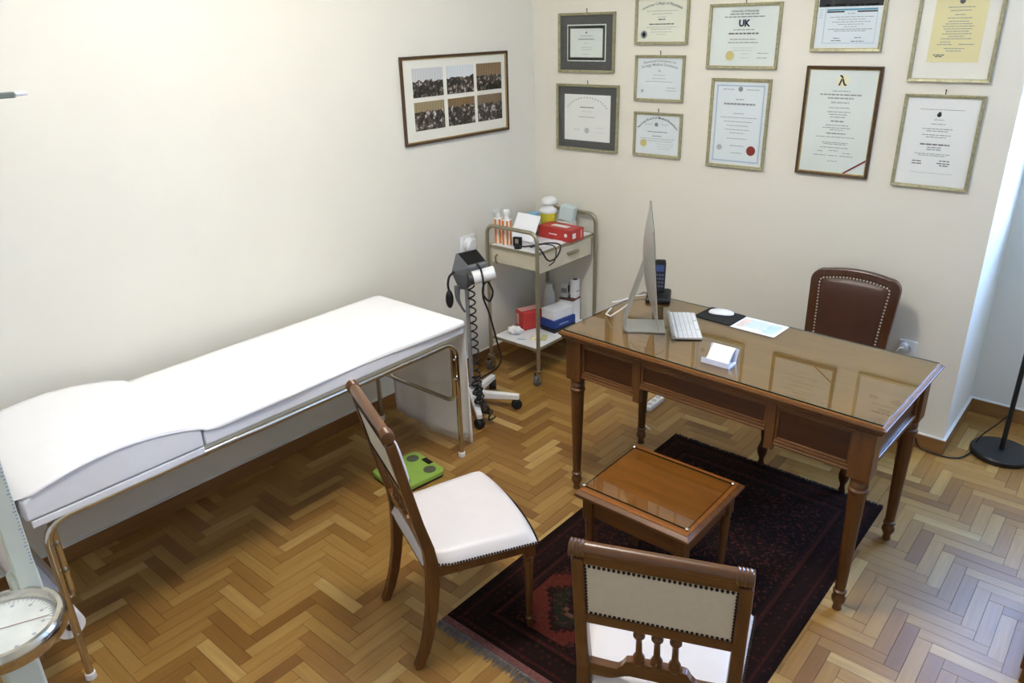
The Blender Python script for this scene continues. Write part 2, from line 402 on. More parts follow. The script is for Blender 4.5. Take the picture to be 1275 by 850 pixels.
# ------------------------------------------------------------------ writing desk
DA = -0.033
desk = thing('writing_desk', 'walnut writing desk with panelled apron, turned legs and glass top', 'desk', (1.887, -1.077, 0), DA)
HL, HW = 0.6365, 0.3025
e = MB()
e.frustum(-HL + .004, HL - .004, -HW + .004, HW - .004, 0.735, 0.010, 0.745)
e.box(-HL - .006, HL + .006, -HW - .006, HW + .006, 0.745, 0.750)
e.frustum(-HL - .006, HL + .006, -HW - .006, HW + .006, 0.750, 0.010, 0.760)
e.box(-HL - .016, HL + .016, -HW - .016, HW + .016, 0.760, 0.768)
top = e.build('top_moulding', M_wx, desk, bevel=0.002)
MB().box(-HL - .008, HL + .008, -HW - .008, HW + .008, 0.768, 0.7735).build('desk_top', M_desktop, desk)
g = MB(); g.box(-HL, HL, -HW, HW, 0.7745, 0.780); g.mi = [1, 0, 1, 1, 1, 1]; g.mi[0] = 0
g.build('glass_sheet', [M_glass_desk, M_gedge], desk)
FYp = -0.285; AB = 0.575
# corner blocks + turned legs
def desk_leg(x, y):
    l = MB().box(x - .036, x + .036, y - .036, y + .036, 0.556, 0.735).build('leg_block', M_wz, desk, bevel=0.003)
    p = [(.020, .556), (.031, .552), (.031, .545), (.026, .540), (.030, .534), (.030, .520), (.026, .516), (.033, .508), (.033, .500), (.029, .494),
         (.029, .485), (.018, .095), (.016, .088), (.023, .083), (.023, .076), (.017, .071), (.019, .064), (.024, .052), (.023, .040), (.015, .024), (.014, .012), (.016, .006), (.016, .0)]
    MB().lathe(p, (x, y, 0), 28, 0.09, (.10, .487)).build('leg', M_wz, desk)
for sx in (-1, 1):
    for sy in (-1, 1): desk_leg(sx * 0.588, sy * 0.262)
# long sides: rails, stiles and sunk panels
def apron_long(y, s):
    yo = y * 1.0
    f = lambda a, b: (min(a, b), max(a, b))
    y0, y1 = f(yo, yo - s * 0.020)
    for x0, x1, zb in ((-.552, -.294, AB), (-.262, .258, .618), (.292, .552, AB)):
        zt = 0.735
        r = MB().box(x0, x1, y0, y1, zt - .018, zt).box(x0, x1, y0, y1, zb, zb + .018)
        r.build('rail', M_wx, desk, bevel=0.003)
        yy0, yy1 = f(yo + s * 0.004, yo - s * 0.012)
        MB().box(x0, x1, yy0, yy1, zb - .004, zb + .006).build('bead', M_wx, desk, bevel=0.004)
        p0, p1 = f(yo - s * 0.010, yo - s * 0.024)
        pn = MB().box(x0 + .0, x1 - .0, p0, p1, zb + .016, zt - .016).build('drawer_panel', M_panel, desk)
        q0, q1 = f(yo - s * 0.003, yo - s * 0.011)
        fr = MB()
        for a, b, c, d in ((x0 + .010, x1 - .010, zt - .028, zt - .018), (x0 + .010, x1 - .010, zb + .018, zb + .028), (x0, x0 + .010, zb + .018, zt - .018), (x1 - .010, x1, zb + .018, zt - .018)):
            fr.box(a, b, q0, q1, c, d)
        fr.build('panel_moulding', M_wx, pn, bevel=0.003)
        if s > 0:
            MB().lathe([(.005, .0), (.005, .012), (.012, .016), (.012, .022), (.004, .026)], ((x0 + x1) / 2, yo, (zb + zt) / 2), 12, axis='y').build('knob', M_brass, pn)
    for x0, x1 in ((-.294, -.262), (.258, .292)):
        yy0, yy1 = f(yo + s * 0.002, yo - s * 0.022)
        MB().box(x0, x1, yy0, yy1, 0.548, 0.735).build('stile', M_wz, desk, bevel=0.003)
apron_long(-0.285, -1); apron_long(0.285, 1)
for s in (-1, 1):
    x0, x1 = sorted((s * 0.612, s * 0.592))
    MB().box(x0, x1, -.226, .226, 0.717, 0.735).box(x0, x1, -.226, .226, AB, AB + .018).box(x0, x1, -.226, -.206, AB + .018, .717).box(x0, x1, .206, .226, AB + .018, .717).build('side_rail', M_wy, desk, bevel=0.003)
    x0, x1 = sorted((s * 0.602, s * 0.590))
    MB().box(x0, x1, -.206, .206, AB + .016, .719).build('side_panel', M_panel, desk)
def on_desk(x, y, z=0.780):
    c, s = math.cos(DA), math.sin(DA); return (1.887 + x * c - y * s, -1.077 + x * s + y * c, z)

# all-in-one computer
na = math.atan2(0.456, 0.89)
mac = thing('desktop_computer', 'silver all-in-one computer seen edge-on, on its bent metal stand', 'computer', on_desk(-0.391, -0.073), math.radians(32))
PB, PT, PH = (0.048, 0.090), (0.013, 0.472), 0.264   # panel bottom / top (x, z) and half width
def fr_pt(s, q, off=0):   # s -1..1 across, q 0..1 up, off along the normal
    dx, dz = PT[0] - PB[0], PT[1] - PB[1]; L = math.hypot(dx, dz); nx, nz = dz / L, -dx / L
    return (PB[0] + dx * q + nx * off, s * PH, PB[1] + dz * q + nz * off)
sh = MB(); N = 20
def backf(u, v):
    s, q = u * 2 - 1, v; th = 0.005 + 0.040 * max(0, 1 - abs(s) ** 2.4) ** 0.9 * max(0, 1 - abs(2 * q - 1) ** 2.2) ** 0.9
    return fr_pt(s, q, -th)
sh.grid(backf, N, N)
for a in range(N):
    for (u0, v0, u1, v1) in ((a / N, 0, (a + 1) / N, 0), (a / N, 1, (a + 1) / N, 1), (0, a / N, 0, (a + 1) / N), (1, a / N, 1, (a + 1) / N)):
        sh.quad(backf(u0, v0), backf(u1, v1), fr_pt(u1 * 2 - 1, v1, 0), fr_pt(u0 * 2 - 1, v0, 0))
sh.quad(fr_pt(-1, 0, 0), fr_pt(1, 0, 0), fr_pt(1, 1, 0), fr_pt(-1, 1, 0))
sh.build('shell', M_alu, mac, angle=30)
MB().rings([[fr_pt(-.995, .17, o_), fr_pt(.995, .17, o_), fr_pt(.995, .995, o_), fr_pt(-.995, .995, o_)] for o_ in (.0003, .002)], smooth=False).build('screen', plain('black_glass', (10, 10, 12), 0.08), mac)
st = MB(); path = [(.085, .004), (-.060, .004), (-.074, .007), (-.082, .015), (-.084, .026), (-.081, .042), (-.010, .272)]
rr_ = []
for i, (x, z) in enumerate(path):
    a = Vector(path[max(0, i - 1)]); b = Vector(path[min(len(path) - 1, i + 1)]); t = (b - a).normalized(); nn = Vector((-t.y, t.x)) * 0.0035
    w = 0.07
    rr_.append([(x + nn.x, -w, z + nn.y), (x + nn.x, w, z + nn.y), (x - nn.x, w, z - nn.y), (x - nn.x, -w, z - nn.y)])
st.rings(rr_, True, False); st.build('stand', M_alu, mac, bevel=0.0015)
MB().tube([(-.055, .02, .10), (-.10, .03, .06), (-.14, .06, .02), (-.16, .12, .006), (-.14, .2, .005)], 0.0035, 6).build('power_cable', M_white, mac)

# keyboard
kb = thing('keyboard', 'slim white and silver computer keyboard beside the computer stand', 'keyboard', on_desk(-0.263, 0.035), DA + math.atan2(-.249, .181) + PI)
MB().prism(rrect(-.148, .148, -.058, .058, .008), FZ, 0.003, 0.008).build('case', M_alu, kb)
MB().cyl((-.146, .056, .009), (.146, .056, .009), .009, n=14).build('battery_tube', M_alu, kb)
kk = MB().box(-.0085, .0085, -.0075, .0075, 0, .0022); k0 = kk.build('key', M_white, kb, bevel=0.0008)
first = True
for r in range(6):
    yy = -.047 + r * .0182
    if r == 0: xs = [(-.130 + i * .0205, .0175) for i in range(4)] + [(-.005, .090)] + [(.062 + i * .0205, .0175) for i in range(4)]
    else: xs = [(-.1335 + i * .0205, .0175) for i in range(14)]
    for x, w in xs:
        k = k0 if first else k0.copy()
        if not first: COL.objects.link(k)
        first = False; k.location = (x, yy, .008); k.scale = (w / .017, (.0155 if r < 5 else .010) / .015, 1)

# mouse, pad and flyer
tag(MB().prism(rrect(-.085, .085, -.072, .072, .012), FZ, 0, 0.003).build('mouse_pad', plain('pad_black', (24, 25, 24), 0.85)), 'thin black mouse pad under the white mouse', 'mouse pad')
pad = bpy.data.objects['mouse_pad']; pad.location = on_desk(-.205, .232); pad.rotation_euler = (0, 0, DA - .05)
ms = MB()
def mouse_f(u, v):
    a = 2 * PI * u; r = math.sin(PI / 2 * v) ** 0.8; x = .054 * r * math.copysign(abs(math.cos(a)) ** .8, math.cos(a)); y = .030 * r * math.copysign(abs(math.sin(a)) ** .8, math.sin(a))
    return (x, y, .004 + .014 * max(0, 1 - r ** 3) ** .6)
ms.grid(mouse_f, 24, 8); mo = ms.build('computer_mouse', M_white); tag(mo, 'smooth white computer mouse on the black pad', 'mouse'); mo.location = on_desk(-.213, .257, .783); mo.rotation_euler = (0, 0, DA + .35)
fy = MB().prism(rrect(-.095, .095, -.073, .073, .002), FZ, 0, .0008).build('desk_flyer', M_paper); tag(fy, 'pale blue and white printed flyer beside the mouse pad', 'flyer'); fy.location = on_desk(-.022, .224, .780); fy.rotation_euler = (0, 0, DA - .01)
pr = MB()
for i in range(7): pr.box(-.06 + (i % 3) * .004, .02 + .01 * (i % 4), .045 - i * .013, .050 - i * .013, .0008, .0011)
pr.build('printed_lines', plain('flyer_teal', (178, 214, 220), .8), fy)
pr = MB().box(-.085, -.055, -.05, .05, .0008, .0011).build('printed_band', plain('flyer_pink', (236, 216, 208), .8), fy)
MB().box(.03, .08, -.055, .05, .0008, .0011).build('printed_block', plain('flyer_blue', (204, 228, 238), .8), fy)

# card holder
ch = thing('card_holder', 'clear acrylic holder filled with white business cards', 'card holder', on_desk(.020, -.200), DA + .03)
MB().rings([[(x, -.034, 0), (x, .030, 0), (x, .030, .006), (x, -.028, .006), (x, -.030, .020), (x, -.034, .020)] for x in (-.055, .055)], smooth=False).rings([[(x, .0255, .006), (x, .029, .006), (x, .046, .052), (x, .0425, .052)] for x in (-.055, .055)], smooth=False).build('holder', M_acryl, ch)
for i in range(6):
    MB().obox(Matrix.Translation((0, .0 + .0045 * i, .022 + .0028 * i)) @ Matrix.Rotation(math.radians(44), 4, 'X'), .088, .052, .0042).build('business_card', M_paper, ch)
tl = MB(); T = Matrix.Translation((0, .0225, .036)) @ Matrix.Rotation(math.radians(44), 4, 'X')
for i in range(4): tl.obox(T @ Matrix.Translation((0, .014 - .009 * i, .0026)), .06 - .012 * (i % 2), .002, .0004)
tl.build('card_print', plain('card_ink', (150, 152, 160), .8), ch)

# cordless phone
ph = thing('cordless_phone', 'black cordless telephone standing in its charging cradle', 'telephone', on_desk(-.525, .250), DA + .5)
MB().rings([[(-.055, -.050, 0), (.055, -.050, 0), (.055, .055, 0), (-.055, .055, 0)], [(-.055, -.050, .014), (.055, -.050, .014), (.055, .055, .034), (-.055, .055, .034)], [(-.045, -.042, .020), (.045, -.042, .020), (.045, .048, .040), (-.045, .048, .040)]], smooth=False).build('cradle', M_black, ph, bevel=.005)
R_ = Matrix.Translation((0, .02, .03)) @ Matrix.Rotation(math.radians(-14), 4, 'X')
hs = MB().rings([[R_ @ Vector((x * w, y, z)) for x, y in ((-1, -.011), (1, -.011), (1, .011), (-1, .011))] for z, w in ((0, .022), (.02, .025), (.13, .025), (.148, .021))], smooth=False).build('handset', M_black, ph, bevel=.004)
MB().obox(R_ @ Matrix.Translation((0, -.0115, .108)), .036, .002, .030).build('display', plain('phone_display', (70, 84, 128), .2), hs)
for r in range(4):
    for c in range(3):
        MB().obox(R_ @ Matrix.Translation((-.013 + .013 * c, -.012, .078 - .017 * r)), .009, .003, .009).build('key', plain('phone_key', (92, 98, 120), .4), hs)
wc = MB().tube([(-.05, .03, .01), (-.10, .0, .012), (-.16, -.06, .006), (-.20, -.09, .006)], .003, 6).build('phone_cable', M_white, ph)

# power strip under the desk
ps = thing('power_strip', 'white power strip lying on the parquet under the desk', 'power strip', (1.155, -.41, 0), 0.04)
MB().box(-.022, .022, -.085, .085, 0, .030).build('body', M_white, ps, bevel=.006)
for i in range(3): MB().lathe([(.015, .030), (.015, .032), (.012, .032), (.012, .0305)], (0, -.052 + i * .050, 0), 14).build('socket', plain('socket_grey', (196, 196, 196), .5), ps)
MB().tube([(0, -.085, .015), (.01, -.15, .006), (.05, -.22, .005), (.12, -.26, .005)], .004, 6).build('cable', M_white, ps)

# ------------------------------------------------------------------ visitor chairs
def back_y(z): return -0.05 + (0.9 - z) / 0.48 * 0.10
def make_chair(label, loc, rz):
    c = thing('dining_chair', label, 'chair', loc, rz, 'pale leather visitor chairs')
    BX = 0.181
    for s in (-1, 1):
        P = [(s * BX, y, z) for y, z in ((-.020, 0), (.006, .06), (.026, .13), (.042, .22), (.052, .32), (.053, .40), (.046, .46), (back_y(.56), .56), (back_y(.7), .7), (back_y(.86), .86))]
        MB().sweep_rect(P, [.028, .030, .032, .034, .036, .036, .034, .032, .030, .030], [.030, .032, .034, .036, .040, .040, .036, .032, .030, .030]).build('back_leg', M_cwood, c, bevel=.004)
        # scrolled capital at the top of the post
        MB().lathe([(.012, -.022), (.0195, -.021), (.021, -.018), (.0185, -.014), (.021, -.010), (.0185, -.006), (.021, -.002), (.0185, .002), (.021, .006), (.0185, .010), (.020, .014), (.015, .016)], (s * (BX - .002), back_y(.883), .883), 18, axis='x').build('scroll', M_cwoodx, c)
        # front legs: fluted taper
        MB().box(s * .190 - .019, s * .190 + .019, .372, .410, .315, .388).build('leg_block', M_cwood, c, bevel=.003)
        MB().lathe([(.014, .315), (.018, .310), (.018, .302), (.015, .296), (.0165, .288), (.0105, .052), (.014, .047), (.014, .040), (.010, .034), (.009, .0058)], (s * .190, .391, 0), 20, .12, (.06, .285)).build('front_leg', M_cwood, c)
    MB().cyl((-BX + .012, back_y(.885), .885), (BX - .012, back_y(.885), .885), .0165, n=18).build('top_rail', M_cwoodx, c)
    def slab(z0, z1, x0, x1, d0, d1):     # slab following the rake of the back
        return MB().rings([[(x0, back_y(z) + d0, z), (x1, back_y(z) + d0, z), (x1, back_y(z) + d1, z), (x0, back_y(z) + d1, z)] for z in (z0, z1)], smooth=False)
    slab(.842, .872, -BX + .014, BX - .014, -.011, .011).build('upper_rail', M_cwoodx, c, bevel=.002)
    slab(.636, .672, -BX + .014, BX - .014, -.012, .012).build('middle_rail', M_cwoodx, c, bevel=.003)
    slab(.672, .842, -.167, .167, -.010, .0).build('back_panel', M_shaded_l, c)
    bk = MB()
    def cush(u, v):
        x = -.167 + .334 * u; z = .672 + .170 * v; e_ = max(0, (1 - abs(2 * u - 1) ** 8) * (1 - abs(2 * v - 1) ** 6)) ** .5
        return (x, back_y(z) + .001 + .032 * e_, z)
    bk.grid(cush, 20, 12); bk.build('back_cushion', M_white_l, c)
    st_ = MB()
    def stud(p, r=.0042): st_.ball(p, r, 6, 4)
    for i in range(31):
        x = -.166 + .332 * i / 30
        for z in (.676, .838): stud((x, back_y(z) - .011, z))
    for i in range(1, 15):
        z = .676 + .162 * i / 15
        for x in (-.165, .165): stud((x, back_y(z) - .011, z))
    o = st_.build('back_studs', M_stud, c); o['kind'] = 'stuff'
    for x in (-.043, 0, .043):
        zc = .572; p = [(.008, .500), (.014, .506), (.015, .518), (.012, .526), (.015, .532), (.012, .540), (.0085, .548), (.0075, .598), (.009, .604), (.0145, .612), (.0145, .620), (.009, .628), (.008, .640)]
        MB().rings([[(x + r * math.cos(2 * PI * k / 14), back_y(z) + r * math.sin(2 * PI * k / 14), z) for k in range(14)] for r, z in p]).build('spindle', M_cwood, c)
    # shaped lower rail
    N = 32; rings = []
    for i in range(N + 1):
        x = -.168 + .336 * i / N; ax = abs(x)
        t = min(1, max(0, (.098 - ax) / .034)); t = t * t * (3 - 2 * t); zt = .480 + .038 * t - .004 * math.sin(min(1, ax / .168) * PI)
        zt += .006 * math.exp(-((ax - .072) / .008) ** 2)
        tb = min(1, max(0, (.120 - ax) / .06)); zb = .430 + .026 * tb * tb * (3 - 2 * tb)
        rings.append([(x, back_y(zb) - .012, zb), (x, back_y(zb) + .012, zb), (x, back_y(zt) + .012, zt), (x, back_y(zt) - .012, zt)])
    MB().rings(rings, smooth=False).build('shaped_rail', M_cwoodx, c, bevel=.002)
    # seat
    def hw(t): return .158 + .066 * min(1, t * 4.5) ** .7 * .55 + .040 * t
    def seat(u, v):
        s = 2 * u - 1; h = hw(v); y = .030 + .375 * v + .028 * (1 - s * s) * v ** 3
        e_ = max(0, (1 - abs(s) ** 10) * (1 - abs(2 * v - 1) ** 12)) ** .45
        return (s * h, y, .386 + .040 * e_ + .008 * max(0, (1 - s * s) * (1 - (2 * v - 1) ** 2)))
    stt = MB().grid(seat, 24, 24); stt.grid(lambda u, v: seat(u, v)[:2] + (.384,), 24, 24)
    stt.build('seat_cushion', M_white_l, c, angle=70)
    # seat rails under the cushion
    def rail(p, q, d, zt=.388, zb=.345):
        p, q = Vector(p), Vector(q); t = (q - p).normalized(); n = Vector((-t.y, t.x)) * d / 2
        return MB().add([tuple(a) + (z,) for z in (zb, zt) for a in (p + n, q + n, q - n, p - n)], [(0, 1, 2, 3), (7, 6, 5, 4), (0, 4, 5, 1), (1, 5, 6, 2), (2, 6, 7, 3), (3, 7, 4, 0)])
    for s in (-1, 1): rail((s * .182, .070), (s * .207, .375), .020).build('side_rail', M_cwood, c, bevel=.002)
    rail((-.172, .407), (.172, .407), .020).build('front_rail', M_cwoodx, c, bevel=.002)
    rail((-.164, .050), (.164, .050), .020, .400).build('rear_rail', M_cwoodx, c, bevel=.002)
    st_ = MB()
    for s in (-1, 1):
        for i in range(36):
            t = .10 + .88 * i / 35; st_.ball((s * (hw(t) + .001), .030 + .375 * t, .390), .0040, 6, 4)
    for i in range(46):
        s = -1 + 2 * i / 45; st_.ball((s * hw(1), .406 + .028 * (1 - s * s), .390), .0040, 6, 4)
    o = st_.build('seat_studs', M_stud, c); o['kind'] = 'stuff'
    return c
c1 = make_chair('walnut visitor chair with white seat standing between the couch and the rug', (1.34, -2.405, 0), -math.atan2(.396, .918))
c2 = copy_tree(c1); c2.location = (2.347, -2.465, 0); c2.rotation_euler = (0, 0, math.atan2(.414, .91) - .025)
c2['label'] = 'walnut visitor chair with its back to us, front legs on the dark rug'

# ------------------------------------------------------------------ desk chair
dc = thing('desk_chair', 'dark wooden chair with brown leather studded back behind the desk', 'chair', (2.048, -.625, 0), 0.03)
def dback(x, z): return .375 + (z - .45) * .16   # rake of the back
for s in (-1, 1):
    p = [(.018, .40), (.021, .39), (.021, .375), (.015, .36), (.020, .33), (.018, .20), (.011, .14), (.016, .12), (.024, .095), (.022, .07), (.012, .045), (.011, .03), (.015, .02), (.015, .0068)]
    MB().lathe(p, (s * .185, 0, 0), 18).build('front_leg', M_dwood, dc)
    MB().sweep_rect([(s * .175, y, z) for y, z in ((.44, 0), (.40, .15), (.375, .32), (.372, .46))], .034, .036).build('back_leg', M_dwood, dc, bevel=.004)
    MB().box(s * .185 - .011, s * .185 + .011, .018, .36, .37, .43).build('side_rail', M_dwood, dc, bevel=.003)
MB().box(-.165, .165, -.012, .010, .37, .43).build('front_rail', M_dwood, dc, bevel=.003)
MB().box(-.158, .158, .355, .378, .37, .43).build('rear_rail', M_dwood, dc, bevel=.003)
def dseat(u, v):
    s, t = 2 * u - 1, 2 * v - 1; return (s * (.205 - .012 * v), -.015 + .365 * v, .432 + .045 * max(0, (1 - abs(s) ** 8) * (1 - abs(t) ** 8)) ** .5)
MB().grid(dseat, 20, 20).grid(lambda u, v: dseat(u, v)[:2] + (.430,), 20, 20).build('seat_cushion', M_brown_l, dc, angle=70)
def outline(hw0, hw1, z0, z1, r, n=10, crown=.016):
    pts = [(-hw0, z0), (hw0, z0)]
    pts += [(hw1 - r + r * math.cos(a), z1 - r + r * math.sin(a)) for a in [PI / 2 * i / n for i in range(n + 1)]]
    pts += [(x, z1 + crown * (1 - (x / (hw1 - r)) ** 2)) for x in [(hw1 - r) * (1 - 2 * (i + 1) / (n + 1)) for i in range(n)]]
    pts += [(-hw1 + r - r * math.sin(a), z1 - r + r * math.cos(a)) for a in [PI / 2 * i / n for i in range(n + 1)]]
    return pts
ou = outline(.176, .196, .455, .868, .055); inn = outline(.138, .155, .50, .835, .022)
fr = MB(); k = len(ou); assert len(inn) == k
vs = []
for off in (-.016, .018):
    for pl_ in (ou, inn): vs += [(x, dback(x, z) + off, z) for x, z in pl_]
fsx = []
for i in range(k):
    j = (i + 1) % k
    fsx += [(i, j, k + j, k + i), (2 * k + j, 2 * k + i, 3 * k + i, 3 * k + j), (j, i, 2 * k + i, 2 * k + j), (k + i, k + j, 3 * k + j, 3 * k + i)]
fr.add(vs, fsx); fr.build('back_frame', M_dwood, dc, bevel=.004)
def dcush(u, v):
    # blend of the inner outline: u across, v up
    z = .50 + (.835 + .014 - .50) * v; h = .138 + .017 * v; s = 2 * u - 1
    if v > .93: h -= .016 * ((v - .93) / .07) ** 2
    e_ = max(0, (1 - abs(s) ** 6) * (1 - abs(2 * v - 1) ** 8)) ** .5
    x = s * h; zz = z - .012 * (abs(s) ** 2) * v ** 3
    return (x, dback(x, zz) - .008 - .022 * e_, zz)
MB().grid(dcush, 20, 20).build('back_cushion', M_brown_l, dc)
MB().rings([[(x, dback(x, z) + o_, z) for x, z in inn] for o_ in (-.004, .012)], smooth=False).build('back_board', M_dwood, dc)
sd = MB(); per = inn + inn[:1]; L = 0; acc = 0
for i in range(len(per) - 1):
    a, b = Vector(per[i]), Vector(per[i + 1]); d = (b - a).length; t = acc
    while t < d:
        p = a + (b - a) * t / d; q = p + (Vector((0, .66)) - p).normalized() * .004
        sd.ball((q.x, dback(q.x, q.y) - .018, q.y), .0046, 8, 5); t += .0150
    acc = t - d
o = sd.build('brass_studs', M_brass, dc); o['kind'] = 'stuff'

# ------------------------------------------------------------------ side table
sx0, sx1, sy0, sy1, sh_ = 1.682, 2.128, -1.882, -1.472, .450
sm_ = thing('side_table', 'low walnut side table with a glass sheet on its top', 'table', ((sx0 + sx1) / 2, (sy0 + sy1) / 2, 0))
hx, hy = (sx1 - sx0) / 2, (sy1 - sy0) / 2
t = MB(); t.frustum(-hx + .018, hx - .018, -hy + .018, hy - .018, .405, .012, .416); t.box(-hx + .004, hx - .004, -hy + .004, hy - .004, .416, .421); t.box(-hx, hx, -hy, hy, .421, .431); t.frustum(-hx + .0, hx - .0, -hy + .0, hy - .0, .431, -.014, .440)
t.build('top_moulding', M_wx, sm_, bevel=.0015)
MB().box(-hx + .015, hx - .015, -hy + .015, hy - .015, .440, .4425).build('table_top', M_cherry, sm_)
g = MB().box(-hx + .016, hx - .028, -hy + .040, hy - .040, .4440, .450); g.mi = [0, 0, 1, 1, 1, 1]
gs_ = g.build('glass_sheet', [M_glass_side, M_gedge], sm_)
for x in (-hx + .016, hx - .028):
    for y in (-hy + .040, hy - .040): MB().lathe([(.004, .4425), (.0065, .444), (.0065, .451), (.003, .4535)], (x, y, 0), 12).build('corner_clip', M_chrome, sm_)
for s in (-1, 1):
    MB().box(-hx + .06, hx - .06, s * (hy - .042) - .009, s * (hy - .042) + .009, .335, .405).build('apron', M_wx, sm_, bevel=.002)
    MB().box(s * (hx - .042) - .009, s * (hx - .042) + .009, -hy + .06, hy - .06, .335, .405).build('apron', M_wy, sm_, bevel=.002)
    for q in (-1, 1):
        x, y = s * (hx - .042), q * (hy - .042)
        MB().box(x - .020, x + .020, y - .020, y + .020, .325, .405).build('leg_block', M_wz, sm_, bevel=.003)
        MB().lathe([(.014, .325), (.019, .320), (.019, .31), (.016, .30), (.017, .29), (.011, .07), (.015, .064), (.015, .056), (.011, .05), (.014, .035), (.009, .012), (.010, .004)], (x, y, 0), 20, .1, (.08, .285)).build('leg', M_wz, sm_)

# ------------------------------------------------------------------ rug
def rug_mat():
    t = NT('oriental_rug'); tc = t.n('ShaderNodeTexCoord'); sp = t.n('ShaderNodeSeparateXYZ'); t.l(tc.outputs['Object'], sp.inputs[0])
    x, y = sp.outputs[0], sp.outputs[1]; ax, ay = t.math('ABSOLUTE', x), t.math('ABSOLUTE', y)
    hxr, hyr = (RUG[1] - RUG[0]) / 2, (RUG[3] - RUG[2]) / 2
    d = t.math('MINIMUM', t.math('SUBTRACT', hxr, ax), t.math('SUBTRACT', hyr, ay))      # distance to the edge
    v = t.coord('Object')
    vo = t.n('ShaderNodeTexVoronoi', feature='F1', distance='MANHATTAN'); vo.inputs['Scale'].default_value = 34; vo.inputs['Randomness'].default_value = .55; t.l(v, vo.inputs['Vector'])
    spk = t.ramp(vo.outputs['Distance'], [(.10, (1, 1, 1, 1)), (.42, (0, 0, 0, 1))])
    navy, black, red, mar, green, tan = [lin(c) for c in ((32, 18, 15), (25, 14, 11), (80, 33, 25), (50, 24, 19), (30, 33, 24), (88, 62, 46))]
    # field: concentric stepped diamonds around two medallions
    my = t.math('ABSOLUTE', t.math('ADD', y, .47))
    stepx = t.math('SNAP', t.math('ABSOLUTE', t.math('ADD', x, .16)), .018); stepy = t.math('SNAP', my, .018)
    md = t.math('ADD', t.math('MULTIPLY', stepx, 1.15), stepy)
    med = t.ramp(md, [(.0, navy), (.04, tan), (.055, green), (.12, navy), (.15, red), (.24, mar), (.26, navy), (.34, black)])
    for e_ in med.node.color_ramp.elements: pass
    med.node.color_ramp.interpolation = 'CONSTANT'
    fld = t.mix(t.math('MULTIPLY', spk, .42), med, mar)
    spk2 = t.noise(v, 60, 2); fld = t.mix(t.math('MULTIPLY', t.math('GREATER_THAN', spk2, .60), .55), fld, red)
    fld = t.mix(t.math('MULTIPLY', t.math('GREATER_THAN', t.noise(v, 95, 1), .66), .4), fld, tan)
    # border bands
    bd = t.ramp(t.math('MULTIPLY', d, 4.0), [(.0, black), (.10, navy), (.16, mar), (.20, navy), (.42, black), (.50, mar), (.56, navy), (.62, black)])
    bd.node.color_ramp.interpolation = 'CONSTANT'
    bd = t.mix(t.math('MULTIPLY', spk, .5), bd, red)
    bd = t.mix(t.math('MULTIPLY', t.math('GREATER_THAN', spk2, .63), .4), bd, green)
    c = t.mix(t.math('GREATER_THAN', d, .165), bd, fld)
    t.l(c, t.b.inputs['Base Color']); t.set(Roughness=1.0); t.b.inputs['Specular IOR Level'].default_value = .1
    t.bump(t.noise(v, 420, 2), .5, .003); return t.m
RT = .005
rug = thing('rug', 'dark red and navy patterned oriental rug with pale fringe', 'rug', ((RUG[0] + RUG[1]) / 2, (RUG[2] + RUG[3]) / 2, 0))
hx, hy = (RUG[1] - RUG[0]) / 2, (RUG[3] - RUG[2]) / 2
MB().prism(rrect(-hx, hx, -hy, hy, .004), FZ, .0005, RT).build('pile', rug_mat(), rug)
M_fr = plain('rug_fringe', (112, 104, 98), .95, var=.25, scale=60); M_fr2 = plain('rug_fringe_dark', (40, 28, 26), .95, var=.3, scale=60)
for s, mt in ((-1, M_fr), (1, M_fr2)):
    f = MB()
    for i in range(420):
        x = -hx + 2 * hx * (i + .5) / 420; L = random.uniform(.028, .05) * (1 if s < 0 else .55); dx = random.uniform(-.008, .008)
        y0 = s * hy
        f.add([(x - .0017, y0, .004), (x + .0017, y0, .004), (x + dx + .001, y0 + s * L, .001), (x + dx - .001, y0 + s * L, .001), (x + dx / 2, y0 + s * L * .5, .006)], [(0, 1, 4), (1, 2, 4), (2, 3, 4), (3, 0, 4)])
    o = f.build('fringe', mt, rug); o['kind'] = 'stuff'
    if s < 0: MB().box(-hx, hx, -hy - .004, -hy + .022, .0008, RT + .0006).build('end_band', plain('rug_end', (104, 62, 58), .95, var=.3, scale=90), rug)
sm_.location.z = RT + .0002

